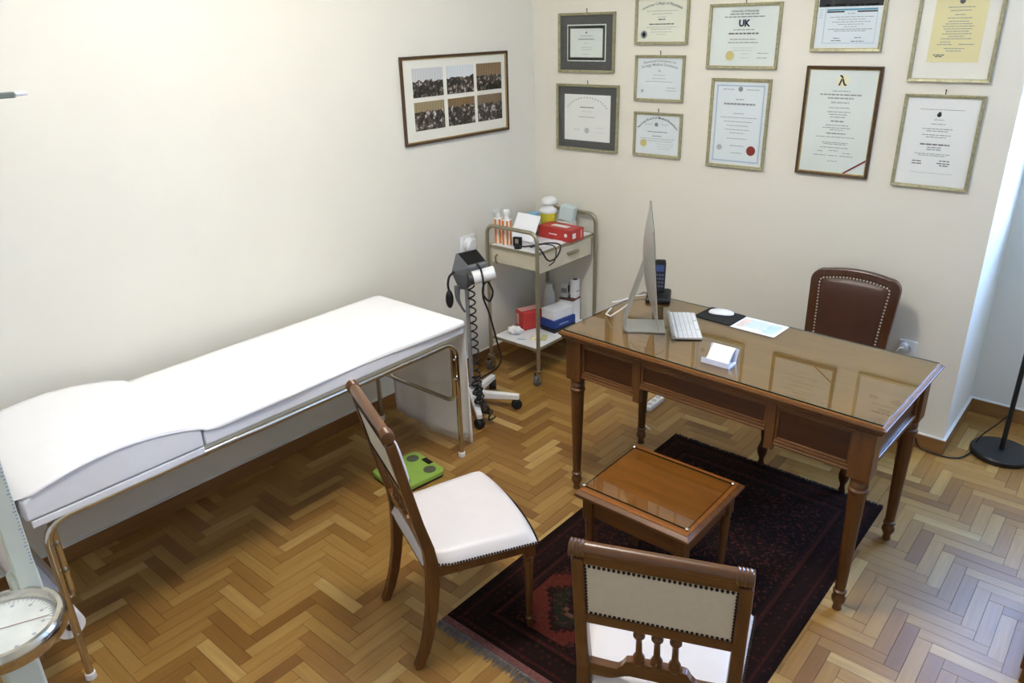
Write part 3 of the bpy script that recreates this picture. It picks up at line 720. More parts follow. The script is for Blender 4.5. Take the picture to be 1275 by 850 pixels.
# ------------------------------------------------------------------ treatment couch
co = thing('treatment_couch', 'chrome framed examination couch with white padded top along the wall', 'couch', (0, 0, 0))
XN, XW, YF, YN, ZR, TR = .690, .088, -1.450, -3.210, .612, .0125
def side_tube(x):
    R = .075; p = [(x, YN, .02), (x, YN, ZR - R)]
    p += [(x, YN + R - R * math.cos(a), ZR - R + R * math.sin(a)) for a in [PI / 2 * i / 6 for i in range(1, 7)]]
    p += [(x, YF - R + R * math.sin(a), ZR - R + R * math.cos(a)) for a in [PI / 2 * i / 6 for i in range(0, 7)]]
    p += [(x, YF, .02)]
    return MB().tube(p, TR, 12)
for x in (XN, XW):
    side_tube(x).build('side_tube', M_chrome, co)
    for y in (YN, YF): MB().lathe([(.014, 0), (.017, .003), (.016, .024), (.013, .027)], (x, y, 0), 14).build('foot_cap', M_white, co)
for y in (YN + .022, YF - .022):
    R = .05; a0, a1, zb = XW + .004, XN - .004, .310
    p = [(a1 - .0, y, .60), (a1, y, zb + R)] + [(a1 - R + R * math.cos(a), y, zb + R - R * math.sin(a)) for a in [PI / 2 * i / 6 for i in range(1, 7)]]
    p += [(a0 + R - R * math.sin(a), y, zb + R - R * math.cos(a)) for a in [PI / 2 * i / 6 for i in range(0, 7)]] + [(a0, y, .60)]
    MB().tube(p, .0105, 10).build('cross_brace', M_chrome, co)
    for x in (XN, XW):
        for z in (.43, .53): MB().cyl((x + .018 * (1 if x > .4 else -1), y, z), (x - .012 * (1 if x > .4 else -1), y, z), .006, n=8).build('bolt', M_chrome, co)
MB().cyl((XW, YN, .190), (XN + .016, YN, .190), .006, n=8).build('roll_bar', M_chrome, co)
MB().box(.092, .690, -3.235, -1.405, .622, .642).build('platform', M_board, co, bevel=.004)
# mattress and shaped head cushion: side profile extruded across
MB().prism([(-2.684, .642), (-1.400, .642), (-1.400, .690), (-1.412, .700), (-2.676, .700), (-2.684, .692)], FX, .086, .702).build('mattress', M_vinyl, co, bevel=.012, segs=3)
HP = [(-2.690, .712), (-2.74, .728), (-2.80, .742), (-2.87, .754), (-2.95, .761), (-3.03, .760), (-3.10, .753), (-3.16, .742), (-3.21, .727), (-3.243, .705)]
MB().prism([(-2.690, .644)] + HP + [(-3.248, .644)], FX, .086, .702, True).build('head_cushion', M_vinyl, co, bevel=.006)
MB().box(.6905, .701, -3.236, -2.690, .616, .640).build('edge_board', M_vinyl, co, bevel=.003)
# disposable paper sheet from the roll, over the couch, hanging at the foot end
prof = [(-3.2565, .190), (-3.263, .40), (-3.264, .62), (-3.262, .69)] + [(y - (.013 if i > 8 else .005 if i > 7 else 0), z + .0065) for i, (y, z) in reversed(list(enumerate(HP)))] + [(-2.672, .7065), (-2.4, .7065), (-2.0, .7065), (-1.6, .7065), (-1.43, .7065), (-1.400, .7025), (-1.388, .690), (-1.384, .62), (-1.381, .45), (-1.378, .25), (-1.374, .03)]
dense = []
for i in range(len(prof) - 1):
    a, b = Vector(prof[i]), Vector(prof[i + 1]); n = max(1, int((b - a).length / .05))
    dense += [a + (b - a) * k / n for k in range(n)]
dense.append(Vector(prof[-1])); nd = len(dense)
def sheet(u, v):
    p = dense[min(nd - 1, int(round(v * (nd - 1))))]; z = p.y; y = p.x
    x0, x1 = .105, .699; drop = 0
    if y < -3.25: x1 = .668
    if y > -1.39: x1 = .688; x0 = .118
    x = x0 + (x1 - x0) * min(1, u / .88)
    if u > .88 and -3.25 <= y <= -1.39:
        k = (u - .88) / .12; x += .0085 * math.sin(k * PI / 2); z -= k * k * (.012 + .016 * (.5 + .5 * math.sin(y * 4.1 + 1.0)) * (y > -2.66))
    if y > -1.39 and z < .69:
        k = (0.69 - z) / .66; y += .010 * k * math.sin(u * 9.0 + .6) + .006 * k * math.sin(u * 23 + 1); z += k * .022 * math.sin(u * 5.2 + 2.0) * u
    elif -3.2 < y < -1.42:
        z += .0012 * math.sin(u * 11 + y * 5) ** 2; x += .004 * math.sin(y * 7.3) * (u > .9)
    return (x, y, z)
sh2 = MB().grid(sheet, 28, nd - 1).build('couch_sheet', M_sheet, None, solid=.0012, angle=60)
tag(sh2, 'long white paper sheet covering the couch and hanging at its foot end', 'sheet')
rl = thing('paper_roll', 'white paper roll on the bar under the couch head', 'paper roll', (.38, YN, .190))
MB().lathe([(.016, -.245), (.044, -.245), (.044, .262), (.016, .262), (.016, -.245)], n=24, axis='x', caps=False).build('paper', M_paper, rl)
MB().lathe([(.0155, -.246), (.0155, .2625), (.010, .2625), (.010, -.246), (.0155, -.246)], n=16, axis='x', caps=False).build('core', plain('cardboard', (110, 86, 62), .9), rl)

# bathroom scale under the couch edge
bs = thing('bathroom_scale', 'lime green bathroom scale with round grey foot pads on the parquet', 'scale', (.615, -1.735, 0), -.12)
MB().prism(rrect(-.118, .118, -.125, .125, .022), FZ, 0, .010).build('base', M_black, bs)
MB().prism(rrect(-.120, .120, -.130, .130, .026), FZ, .010, .034).build('platform', M_lime, bs, bevel=.004)
for x in (-.068, .068):
    for y in (-.072, .075): MB().lathe([(.030, .034), (.030, .0355), (.027, .0355), (.001, .0355)], (x, y, 0), 24).build('foot_pad', M_pad, bs)
MB().box(-.030, .030, .098, .126, .034, .0352).build('display', M_black, bs)

# ------------------------------------------------------------------ instrument trolley
tr = thing('instrument_trolley', 'steel two shelf instrument trolley with drawer in the corner', 'trolley', (0, 0, 0))
TX0, TX1, TY0, TY1 = .125, .492, -.598, -.040
for y in (TY0, TY1):
    R = .05; zt = .905
    p = [(TX0, y, .095), (TX0, y, zt - R)] + [(TX0 + R - R * math.cos(a), y, zt - R + R * math.sin(a)) for a in [PI / 2 * i / 6 for i in range(1, 7)]]
    p += [(TX1 - R + R * math.sin(a), y, zt - R + R * math.cos(a)) for a in [PI / 2 * i / 6 for i in range(0, 7)]] + [(TX1, y, .095)]
    MB().tube(p, .0115, 12).build('end_loop', M_steel, tr)
for z, h in ((.775, .020), (.205, .020)):
    s = MB().box(TX0 + .012, TX1 - .012, TY0 + .005, TY1 - .005, z, z + .006)
    s.box(TX0 + .012, TX0 + .016, TY0 + .005, TY1 - .005, z + .006, z + h).box(TX1 - .016, TX1 - .012, TY0 + .005, TY1 - .005, z + .006, z + .0162).box(TX0 + .016, TX1 - .016, TY0 + .005, TY0 + .009, z + .006, z + .0162).box(TX0 + .016, TX1 - .016, TY1 - .009, TY1 - .005, z + .006, z + h)
    s.build('shelf_rim', M_steel, tr, bevel=.0015)
    MB().box(TX0 + .0165, TX1 - .0165, TY0 + .0095, TY1 - .0095, z + .006, z + .0165).build('shelf', M_white, tr)
dr = MB().box(TX0 + .03, TX1 - .018, TY0 + .05, TY1 - .05, .672, .774).build('drawer_body', M_cab, tr)
df = MB().box(TX1 - .017, TX1 - .009, TY0 + .022, TY1 - .03, .668, .772).build('drawer', M_cab, tr, bevel=.003)
MB().rings([[(TX1 - .009, y, z), (TX1 + .010, y, z - .004), (TX1 + .008, y, z - .018), (TX1 - .009, y, z - .010)] for y, z in ((-.315, .735), (-.215, .735))], smooth=False).build('handle', M_steel, df, bevel=.002)
MB().box(TX0 + .022, TX1 - .02, TY0 + .012, TY0 + .018, .690, .774).build('side_panel', M_cab, tr)
MB().tube([(.20, TY0 - .002, .74), (.20, TY0 - .018, .735), (.20, TY0 - .018, .70), (.20, TY0 - .004, .695)], .006, 8).build('side_hook', M_steel, tr)
for x in (TX0, TX1):
    for y in (TY0, TY1):
        w = MB().lathe([(.008, .100), (.020, .098), (.020, .086), (.012, .082), (.008, .070)], (x, y, 0), 14).build('caster', M_chrome, tr)
        MB().box(x - .020, x - .016, y - .020, y + .014, .024, .080).box(x + .016, x + .020, y - .020, y + .014, .024, .080).box(x - .016, x + .016, y - .014, y + .014, .072, .080).build('caster_fork', M_chrome, w)
        MB().lathe([(.008, -.013), (.030, -.013), (.0325, -.008), (.0325, .008), (.030, .013), (.008, .013)], (x, y - .006, .033), 18, axis='x').build('caster_wheel', M_grey, w)
ST, SB = .7918, .2218      # shelf surfaces
def carton(name, label, cat, x, y, z, sx, sy, sz, rz, mat, prints=(), group=None, bev=.002):
    t = thing(name, label, cat, (x, y, z), rz, group)
    MB().box(-sx / 2, sx / 2, -sy / 2, sy / 2, 0, sz).build('carton', mat, t, bevel=bev)
    for (nm, face, a, b, c, d, mt) in prints:
        e_ = .0006
        q = MB()
        if face == 'x': q.box(sx / 2, sx / 2 + e_, a, b, c, d)
        elif face == 'y': q.box(a, b, -sy / 2 - e_, -sy / 2, c, d)
        elif face == 't': q.box(a, b, c, d, sz, sz + e_)
        q.build(nm, mt, t)
    return t
# glove box
gb = carton('glove_box', 'red cardboard glove box on the trolley top', 'box', .385, -.243, ST, .245, .122, .070, -.03, M_red,
    [('printed_badge', 'x', -.045, -.015, .02, .05, M_white), ('printed_text', 'y', -.04, .02, .03, .036, M_white), ('printed_edge', 'x', .030, .045, .01, .06, plain('pink_print', (222, 150, 146), .5)), ('opening', 't', -.06, .06, -.02, .02, M_white)])
MB().lathe([(.001, 0), (.011, 0), (.011, .0008), (.001, .0008)], (.085, -.062, .038), 20, axis='y').build('printed_badge', M_white, gb)
# spray bottles
def bottle(x, y, label, rz, nozzle):
    b = thing('spray_bottle', label, 'bottle', (x, y, ST), rz, 'orange striped bottles on the trolley')
    MB().prism(rrect(-.024, .024, -.020, .020, .010), FZ, 0, .150).build('body', M_white, b, bevel=.004)
    for s in (-.013, .013): MB().box(s - .006, s + .006, -.0212, -.0195, .006, .146).build('label_stripe', M_orange, b)
    MB().box(.0238, .0252, -.012, .012, .006, .146).build('label_stripe', M_orange, b)
    MB().lathe([(.014, .150), (.012, .165), (.012, .180)], n=14).build('neck', M_white, b)
    if nozzle: MB().box(-.035, .016, -.010, .010, .180, .204).box(-.030, -.024, -.004, .004, .150, .180).build('spray_head', plain('pale_grey_plastic', (206, 208, 206), .4), b, bevel=.003)
    else: MB().lathe([(.016, .176), (.018, .180), (.018, .200), (.014, .206)], n=16).build('cap', M_white, b)
bottle(.172, -.548, 'white and orange bottle with a spray trigger on the trolley corner', .4, True)
bottle(.238, -.552, 'white and orange bottle with round cap on the trolley', .2, False)
# leaflet
lf = MB()
T = Matrix.Translation((.268, -.425, ST + .083)) @ Matrix.Rotation(.45, 4, 'Z') @ Matrix.Rotation(math.radians(-38), 4, 'X') @ Matrix.Rotation(.16, 4, 'Y')
lf.obox(T, .140, .003, .165); o = lf.build('leaflet', M_paper); tag(o, 'white leaflet leaning upright on the trolley top', 'leaflet')
# light blue carton, sharps bin, dispenser, clear box
carton('tissue_carton', 'light blue and white carton behind the leaflet', 'box', .215, -.285, ST, .050, .070, .135, .25, M_lblue, [('printed_band', 'y', -.025, .025, .02, .06, M_white), ('printed_band', 'x', -.03, .03, .02, .05, M_white)])
sb = thing('sharps_bin', 'round yellow sharps container with white lid on the trolley', 'container', (.232, -.165, ST))
MB().lathe([(.040, 0), (.043, .004), (.050, .112), (.050, .118), (.02, .119)], n=24).build('tub', M_yellow, sb)
MB().lathe([(.02, .118), (.053, .118), (.053, .130), (.044, .140), (.030, .148), (.012, .150)], n=24).build('lid', M_white, sb)
ds = thing('gauze_jar', 'white domed jar at the back of the trolley top', 'jar', (.165, -.085, ST), 0)
ds.location = (.172, -.080, ST)
MB().lathe([(.025, 0), (.028, .004), (.028, .12), (.024, .14)], n=20).build('jar', plain('pale_white', (226, 226, 220), .35), ds)
MB().lathe([(.024, .140), (.044, .142), (.050, .150), (.047, .170), (.032, .184), (.008, .188)], n=24).build('dome_lid', M_white, ds)
cb_ = thing('clear_box', 'pale translucent plastic box tilted on the trolley top', 'box', (.335, -.118, ST), .2)
M_transl = plain('frosted_plastic', (204, 222, 220), .3)
MB().box(-.05, .05, -.032, .032, 0, .070).build('tub', plain('pale_white2', (228, 230, 220), .4), cb_, bevel=.004)
MB().obox(Matrix.Translation((.008, 0, .118)) @ Matrix.Rotation(.2, 4, 'Y'), .092, .060, .090).build('lid', M_transl, cb_, bevel=.006)
# papers and stethoscope
pp = MB().prism(rrect(-.055, .055, -.075, .075, .003), FZ, 0, .003).build('note_pad', M_paper); tag(pp, 'white note pad lying on the trolley top by the glove box', 'note pad'); pp.location = (.415, -.375, ST); pp.rotation_euler = (0, 0, .35)
stt = thing('stethoscope', 'black stethoscope coiled over the trolley edge', 'stethoscope', (0, 0, 0))
def smooth(pts, n=6):
    out = []; P = [Vector(p) for p in pts]; P = [P[0]] + P + [P[-1]]
    for i in range(1, len(P) - 2):
        for k in range(n):
            t = k / n; a, b, c, d = P[i - 1:i + 3]
            out.append(.5 * ((2 * b) + (c - a) * t + (2 * a - 5 * b + 4 * c - d) * t * t + (3 * b - a - 3 * c + d) * t ** 3))
    out.append(P[-2]); return out
MB().tube(smooth([(.325, -.565, ST + .008), (.375, -.53, ST + .012), (.42, -.50, ST + .022), (.47, -.46, ST + .03), (.515, -.42, ST + .016), (.53, -.46, ST - .03), (.525, -.51, ST - .05), (.522, -.55, ST - .035), (.50, -.575, ST + .02), (.45, -.56, ST + .03), (.40, -.54, ST + .012)]), .0048, 8).build('tubing', plain('maroon_rubber', (34, 18, 18), .45), stt)
MB().tube(smooth([(.40, -.54, ST + .012), (.46, -.50, ST + .03), (.51, -.46, ST + .012), (.524, -.48, ST - .055), (.522, -.53, ST - .075)]), .0035, 8).build('binaural', M_black, stt)
MB().lathe([(.004, 0), (.022, .001), (.022, .012), (.012, .018), (.004, .022)], (.330, -.568, ST), 20).build('chest_piece', M_black, stt)
og = thing('otoscope_case', 'small black instrument case standing beside the bottles', 'case', (.300, -.535, ST), .3)
MB().box(-.026, .026, -.010, .010, 0, .055).build('case', M_black, og, bevel=.004); MB().box(-.010, .010, -.0115, -.010, .02, .045).build('clasp', M_chrome, og)
# lower shelf
carton('dressing_pack', 'red and white plastic pack on the lower trolley shelf', 'pack', .222, -.352, SB, .10, .14, .125, -.35, M_red, [('printed_band', 't', -.03, .03, -.07, .07, plain('pink_film', (224, 168, 160), .3)), ('printed_band', 'y', -.03, .0, .03, .10, plain('pink_film', (224, 168, 160), .3))], bev=.014)
cw = MB()
def crump(u, v):
    a, b = 2 * PI * u, PI * v; r = .036 * (1 + .22 * math.sin(5 * a + 3 * b) * math.sin(b) + .15 * math.sin(9 * a - 4 * b) * math.sin(b))
    return (r * 1.3 * math.sin(b) * math.cos(a), r * math.sin(b) * math.sin(a), .024 + .6 * r * -math.cos(b))
cw.grid(crump, 22, 12); o = cw.build('crumpled_bag', M_paper); tag(o, 'crumpled white plastic bag on the lower trolley shelf', 'bag'); o.location = (.225, -.485, SB)
carton('black_tray', 'flat black tray under the blue carton on the lower shelf', 'tray', .368, -.245, SB, .12, .19, .022, -.12, M_black)
carton('blue_carton', 'dark blue cardboard carton lying on the black tray', 'box', .362, -.240, SB + .022, .120, .185, .050, -.12, M_blue, [('printed_line', 'x', -.05, .03, .02, .026, plain('pale_blue_print', (150, 170, 210), .5))])
carton('paper_stack', 'white flat box resting on the blue carton', 'box', .354, -.238, SB + .072, .105, .165, .060, -.12, M_paper)
wbx = carton('white_carton', 'white carton with a brown lid on the lower shelf', 'box', .350, -.103, SB, .10, .085, .145, .1, M_paper)
MB().box(-.051, .051, -.046, .046, .145, .152).build('lid', plain('brown_lid', (92, 56, 42), .6), wbx)
carton('medicine_box', 'grey printed medicine box on the brown lid', 'box', .318, -.108, SB + .152, .045, .040, .090, .3, plain('grey_print', (190, 192, 188), .5), [('printed_block', 'x', -.015, .015, .03, .075, M_ink), ('printed_block', 'y', -.018, .018, .03, .06, plain('grey_ink', (120, 120, 120), .6))], 'medicine boxes on the trolley')
carton('medicine_box', 'plain white medicine box beside the grey printed one', 'box', .372, -.078, SB + .152, .040, .050, .115, .15, M_paper, [('printed_block', 't', -.015, .015, -.015, .015, M_ink), ('printed_line', 'x', -.02, .02, .04, .045, plain('grey_ink', (120, 120, 120), .6))], 'medicine boxes on the trolley')
zb = thing('clear_bag', 'tall pale plastic bag leaning at the back of the lower shelf', 'bag', (.235, -.165, SB), .2)
MB().rings([[(.042 * k_ * math.cos(a), .030 * k_ * math.sin(a) * (1 + .2 * math.sin(3 * a)), z) for a in [2 * PI * i / 16 for i in range(16)]] for z, k_ in ((0, 1), (.10, 1.05), (.18, .9), (.215, .5), (.235, .6))]).build('bag', plain('frosted_film', (206, 202, 192), .25), zb)
lv = MB().prism(rrect(-.045, .045, -.035, .035, .003), FZ, 0, .012).build('yellow_box', plain('pale_yellow_card', (222, 216, 150), .6)); tag(lv, 'flat pale yellow box at the lower shelf edge', 'box'); lv.location = (.385, -.455, SB); lv.rotation_euler = (0, 0, .5)
MB().prism(rrect(-.040, .012, -.030, .030, .002), FZ, .012, .0128).build('label_panel', M_white, lv)
vi = thing('glass_vial', 'small clear glass vial lying on the lower shelf', 'vial', (.315, -.535, SB + .0095), .6)
MB().lathe([(.004, -.025), (.009, -.024), (.009, .010), (.005, .016), (.005, .022)], n=14, axis='x').build('vial', plain('vial_glass', (196, 206, 206), .1), vi); MB().lathe([(.006, .020), (.006, .028), (.003, .029)], n=12, axis='x').build('cap', M_alu, vi)

# ------------------------------------------------------------------ blood pressure monitor on its stand
bp = thing('blood_pressure_monitor', 'grey blood pressure monitor on a white five star rolling stand', 'monitor', (.376, -1.036, 0))
for a in (33.5, 105.5, 177.5, 249.5, 321.5):
    a = math.radians(a); d = Vector((math.cos(a), math.sin(a), 0)); n = Vector((-d.y, d.x, 0))
    rings = []
    for r, z, w, h in ((.02, .082, .020, .020), (.26, .072, .014, .014)):
        c = d * r; rings.append([c + n * w + Vector((0, 0, z + h)), c - n * w + Vector((0, 0, z + h)), c - n * w + Vector((0, 0, z - h)), c + n * w + Vector((0, 0, z - h))])
    lg = MB().rings(rings, smooth=False).build('base_arm', M_white, bp, bevel=.004)
    c = d * .245; R3 = Matrix.Translation((c.x, c.y, .028)) @ Matrix.Rotation(a + .5, 4, 'Z')
    w = MB(); prof_ = [(.006, -.020), (.024, -.020), (.027, -.014), (.027, -.003), (.020, -.002), (.020, .002), (.027, .003), (.027, .014), (.024, .020), (.006, .020)]
    w.rings([[R3 @ Vector((r * math.cos(2 * PI * k_ / 18), z, r * math.sin(2 * PI * k_ / 18))) for k_ in range(18)] for r, z in prof_])
    w.cyl((c.x, c.y, .05), (c.x, c.y, .064), .008, n=8); w.build('caster', M_rubber, lg)
MB().lathe([(.03, .06), (.034, .07), (.034, .10), (.02, .115)], n=20).build('hub', M_white, bp)
MB().cyl((0, 0, .11), (-.004, 0, .74), .0115, n=14).build('pole', plain('pole_grey', (150, 152, 154), .4, .3), bp)
vd = Vector((2.991 - .376, -3.692 + 1.036, 0)).normalized(); rt = Vector((-vd.y, vd.x, 0))     # towards the room / sideways
def B(r, v, z): q = rt * r + vd * v; return (q.x, q.y, z)
# head: wedge body with sloping screen
hd = MB()
base = [B(-.045, .0, .690), B(-.010, .020, .690), B(.020, -.020, .700), B(-.020, -.030, .700)]
midr = [B(-.080, .005, .785), B(.020, .052, .768), B(.100, .028, .778), B(.030, -.045, .800)]
upr = [B(-.052, -.025, .878), B(.010, .050, .820), B(.112, .030, .838), B(.060, -.045, .893)]
hd.rings([base, midr, upr], smooth=False); hd = hd.build('monitor_head', M_grey, bp, bevel=.006)
def lerp4(u, v, off):
    a, b, c, d = [Vector(p) for p in upr]; p = (a * (1 - u) + b * u) * (1 - v) + (d * (1 - u) + c * u) * v
    n = (b - a).cross(d - a).normalized(); n = n if n.z > 0 else -n
    return p + n * off
MB().rings([[lerp4(u, v, o_) for u, v in ((.08, .08), (.86, .08), (.86, .92), (.08, .92))] for o_ in (-.002, .003)], smooth=False).build('screen', plain('screen_black', (12, 12, 13), .12), hd)
rc, ra = Vector(B(.030, .090, .778)), Vector(B(.140, .068, .796))
MB().cyl(rc, ra, .034, n=22).build('cuff_roll', M_white, bp)
MB().cyl(rc - (ra - rc).normalized() * .022, rc, .031, .0342, n=22).build('roll_end', plain('dark_grey', (58, 58, 60), .5), bp)
# hand pump
MB().ball(B(-.094, .03, .650), .05, 14, 10, (.42, .42, 1)).build('pump_bulb', M_black, bp)
MB().tube(smooth([B(-.060, .04, .80), B(-.088, .04, .775), B(-.098, .035, .73), B(-.094, .03, .695)]), .006, 8).build('pump_hose', M_black, bp)
MB().tube(smooth([B(-.050, .03, .72), B(-.052, .04, .66), B(-.036, .035, .61), B(-.018, .03, .575)]), [.018, .017, .016, .015, .014, .013, .012, .011, .010, .009, .008, .007, .006, .006, .006, .006, .006, .006, .006][:19], 10).build('cuff_strap', M_grey, bp)
pts = []
for i in range(420):
    t_ = i / 419; a = 2 * PI * 13 * t_; zc = .715 - .60 * t_; ex = .018 + .004 * math.sin(6 * t_)
    pts.append(B(.020 + .012 * t_ + .016 * math.cos(a), .022 + .014 * math.sin(a), zc))
MB().tube(pts, .0042, 6).build('coiled_cable', M_black, bp)
pts = []
for i in range(260):
    t_ = i / 259; a = 2 * PI * 14 * t_; base_ = Vector(B(.022, .05, .190)).lerp(Vector(B(.036, .19, .118)), min(1, t_ * 1.5)) + Vector(rt) * max(0, t_ - .66) * .16 - Vector((0, 0, 1)) * max(0, t_ - .66) * .24
    pts.append(base_ + Vector((.024 * math.cos(a), .016 * math.sin(2.3 * a), .020 * math.sin(a) + .004)))
MB().tube(pts, .0046, 6).build('cable_bundle', M_black, bp)
MB().tube(smooth([B(.055, .045, .836), B(.070, .086, .827), B(.080, .124, .790), B(.082, .112, .740), B(.082, .080, .68), B(.112, .062, .64), B(.130, .060, .69), B(.105, .060, .745), B(.082, .060, .72), B(.080, .060, .66), B(.105, .060, .58), B(.128, .055, .48), B(.150, .03, .37), B(.165, -.01, .28), B(.14, -.06, .20), B(.06, -.10, .13), B(-.03, -.12, .06)], 8), .0052, 8).build('hose', M_black, bp)

# sockets
def socket(name, label, loc, rz, s):
    t = thing(name, label, 'socket', loc, rz)
    MB().box(-s, s, -.012, 0, -s, s).build('plate', M_white, t, bevel=.004)
    MB().lathe([(.020, -.0125), (.022, -.016), (.020, -.018), (.017, -.0135), (.002, -.013)], n=24, axis='y').build('socket_ring', plain('socket_white', (214, 214, 216), .5), t)
    return t
ws = socket('wall_socket', 'white wall socket with round plug behind the monitor', (0, -.640, .770), PI / 2, .062)
MB().lathe([(.040, -.012), (.044, -.018), (.042, -.040), (.030, -.052), (.006, -.054)], (0, 0, .012), 24, axis='y').build('plug', M_white, ws)
pd_ = MB()
for i in range(7): pd_.lathe([(.004, -.0545), (.004, -.0560), (.001, -.0561)], (.022 * math.cos(2 * PI * i / 7), .004, .012 + .022 * math.sin(2 * PI * i / 7)), 8, axis='y')
pd_.build('plug_dots', plain('socket_grey', (196, 196, 196), .5), ws)
s2 = socket('wall_socket', 'white double socket with plug beside the desk chair', (2.262, 0, .495), 0, .040)
MB().lathe([(.018, -.013), (.019, -.040), (.008, -.046)], (-.012, 0, .012), 16, axis='y').build('plug', M_white, s2)
MB().tube(smooth([(-.012, -.046, .012), (-.025, -.062, .012), (-.040, -.060, -.03), (-.046, -.04, -.12), (-.05, -.03, -.3)]), .0035, 8).build('plug_cable', M_white, s2)

# ------------------------------------------------------------------ floor lamp
lp = thing('floor_lamp', 'black floor lamp with a flat round base by the window recess', 'lamp', (2.712, .160, 0))
MB().lathe([(.02, 0), (.126, 0), (.130, .004), (.130, .022), (.124, .030), (.02, .034)], n=40).build('base', M_black, lp)
MB().cyl((0, 0, .03), (0, 0, 1.62), .011, n=14).build('pole', M_black, lp)
MB().lathe([(.05, 1.62), (.13, 1.66), (.17, 1.74), (.165, 1.745), (.12, 1.67), (.045, 1.63)], n=28).build('shade', M_black, lp)
MB().tube(smooth([(-.108, -.01, .034), (-.09, .005, .075), (-.045, .02, .14), (-.012, .0, .205)]), .0035, 6).build('cable_end', M_black, lp)
cc = MB().tube(smooth([(2.375, -.020, .055), (2.40, -.025, .012), (2.47, -.030, .006), (2.535, -.025, .006), (2.575, .01, .006), (2.598, .075, .006), (2.600, .125, .008)]), .0038, 8).build('lamp_cord', M_black); tag(cc, 'thin black cord running over the parquet to the floor lamp', 'cord')

# cabinet beside the camera side of the room
cbn = thing('wooden_cabinet', 'brown wooden cabinet with panelled door at the room edge', 'cabinet', (3.225, -1.04, 0))
MB().box(-.213, .213, -.30, .30, .06, .80).build('carcass', M_wz, cbn, bevel=.004)
MB().box(-.205, .205, -.29, .29, 0, .06).build('plinth', M_wz, cbn, bevel=.003)
MB().box(-.225, .225, -.315, .315, .80, .825).build('top', M_wx, cbn, bevel=.005)
dd = MB().box(-.20, .20, -.312, -.30, .08, .78).build('door', M_wz, cbn, bevel=.004)
MB().box(-.14, .14, -.316, -.312, .15, .71).build('door_panel', M_panel, dd, bevel=.003)
MB().lathe([(.005, -.312), (.005, -.325), (.012, -.330), (.004, -.338)], (.165, 0, .46), 12, axis='y').build('knob', M_brass, dd)

# ------------------------------------------------------------------ column weighing scale
cs = thing('column_scale', 'pale enamel column scale with chrome rimmed round dial and height rod', 'scale', (1.272, -3.462, 0), 0)
MB().prism(rrect(-.02, .42, -.16, .16, .03), FZ, 0, .075).build('platform', M_scale, cs, bevel=.006)
MB().rings([[(-.055, -.048, z), (.035, -.048, z), (.035, .048, z), (-.055, .048, z)] if z < .2 else [(-.038, -.030, z), (.028, -.030, z), (.028, .040, z), (-.038, .040, z)] for z in (.075, .15, .24, .70)], smooth=False).build('pillar', M_scale, cs, bevel=.006)
hdl = MB().lathe([(.03, .690), (.084, .700), (.113, .715), (.115, .735), (.115, .742), (.04, .743)], n=48).build('dial_housing', M_scale, cs)
MB().lathe([(.114, .718), (.122, .723), (.1255, .742), (.1245, .757), (.118, .7655), (.109, .766), (.103, .760), (.101, .748), (.105, .744), (.114, .744)], n=56).build('dial_ring', M_chrome, hdl)
MB().lathe([(.001, .7435), (.104, .7435), (.104, .7455), (.001, .7455)], n=48).build('dial_face', plain('dial_white', (236, 238, 236), .4), hdl)
tk = MB()
for i in range(60):
    a = 2 * PI * i / 60; L = .012 if i % 5 == 0 else .006
    T = Matrix.Rotation(a, 4, 'Z') @ Matrix.Translation((.096 - L / 2, 0, .7458)); tk.obox(T, L, .0012, .0004)
tk.build('dial_ticks', plain('tick_grey', (150, 158, 168), .7), hdl)
dg = MB()
for i in range(12):
    a = 2 * PI * i / 12
    dg.lathe([(.0005, .7456), (.0045, .7456), (.0045, .7460), (.0005, .7460)], (.078 * math.cos(a), .078 * math.sin(a), 0), 8)
dg.build('dial_marks', plain('mark_grey', (186, 192, 200), .7), hdl)
MB().obox(Matrix.Translation((0, .01, .7475)) @ Matrix.Rotation(1.15, 4, 'Z'), .16, .0018, .0008).build('needle', plain('needle_red', (168, 128, 128), .6), hdl)
MB().lathe([(.001, .7575), (.1035, .7575), (.1035, .759), (.001, .759)], n=48).build('dial_glass', M_glass_pic, hdl)
# height rod behind the dial
rx, ry = -.095, .088
rd = MB().box(rx - .020, rx + .012, ry - .022, ry + .022, .66, 1.95).build('height_rod', M_scale, cs, bevel=.003)
MB().rings([[(rx - .034, ry - .034, z), (rx + .006, ry - .034, z), (rx + .006, ry + .026, z), (rx - .034, ry + .026, z)] for z in (.64, .80)], smooth=False).build('rod_bracket', M_scale, rd, bevel=.008)
MB().box(-.09, -.02, -.012, .09, .675, .700).build('rod_arm', M_scale, cs, bevel=.003)
tk = MB()
for i in range(115): tk.box(rx + .012, rx + .0126, ry + (.015 if i % 5 else .012), ry + .0195, .82 + i * .0095, .8225 + i * .0095)
tk.build('ruler_marks', plain('ruler_ink', (138, 148, 170), .7), rd)
ha = MB().box(rx - .006, rx + .006, ry + .02, ry + .244, 1.842, 1.854).build('head_bar', plain('bar_grey', (116, 124, 114), .45, .1), rd, bevel=.002)
MB().box(rx - .005, rx + .005, ry + .244, ry + .268, 1.845, 1.852).build('bar_tip', M_white, ha, bevel=.002)
MB().box(rx - .026, rx + .018, ry - .028, ry + .028, 1.822, 1.872).build('slider', plain('bar_grey', (116, 124, 114), .45, .1), rd, bevel=.004)

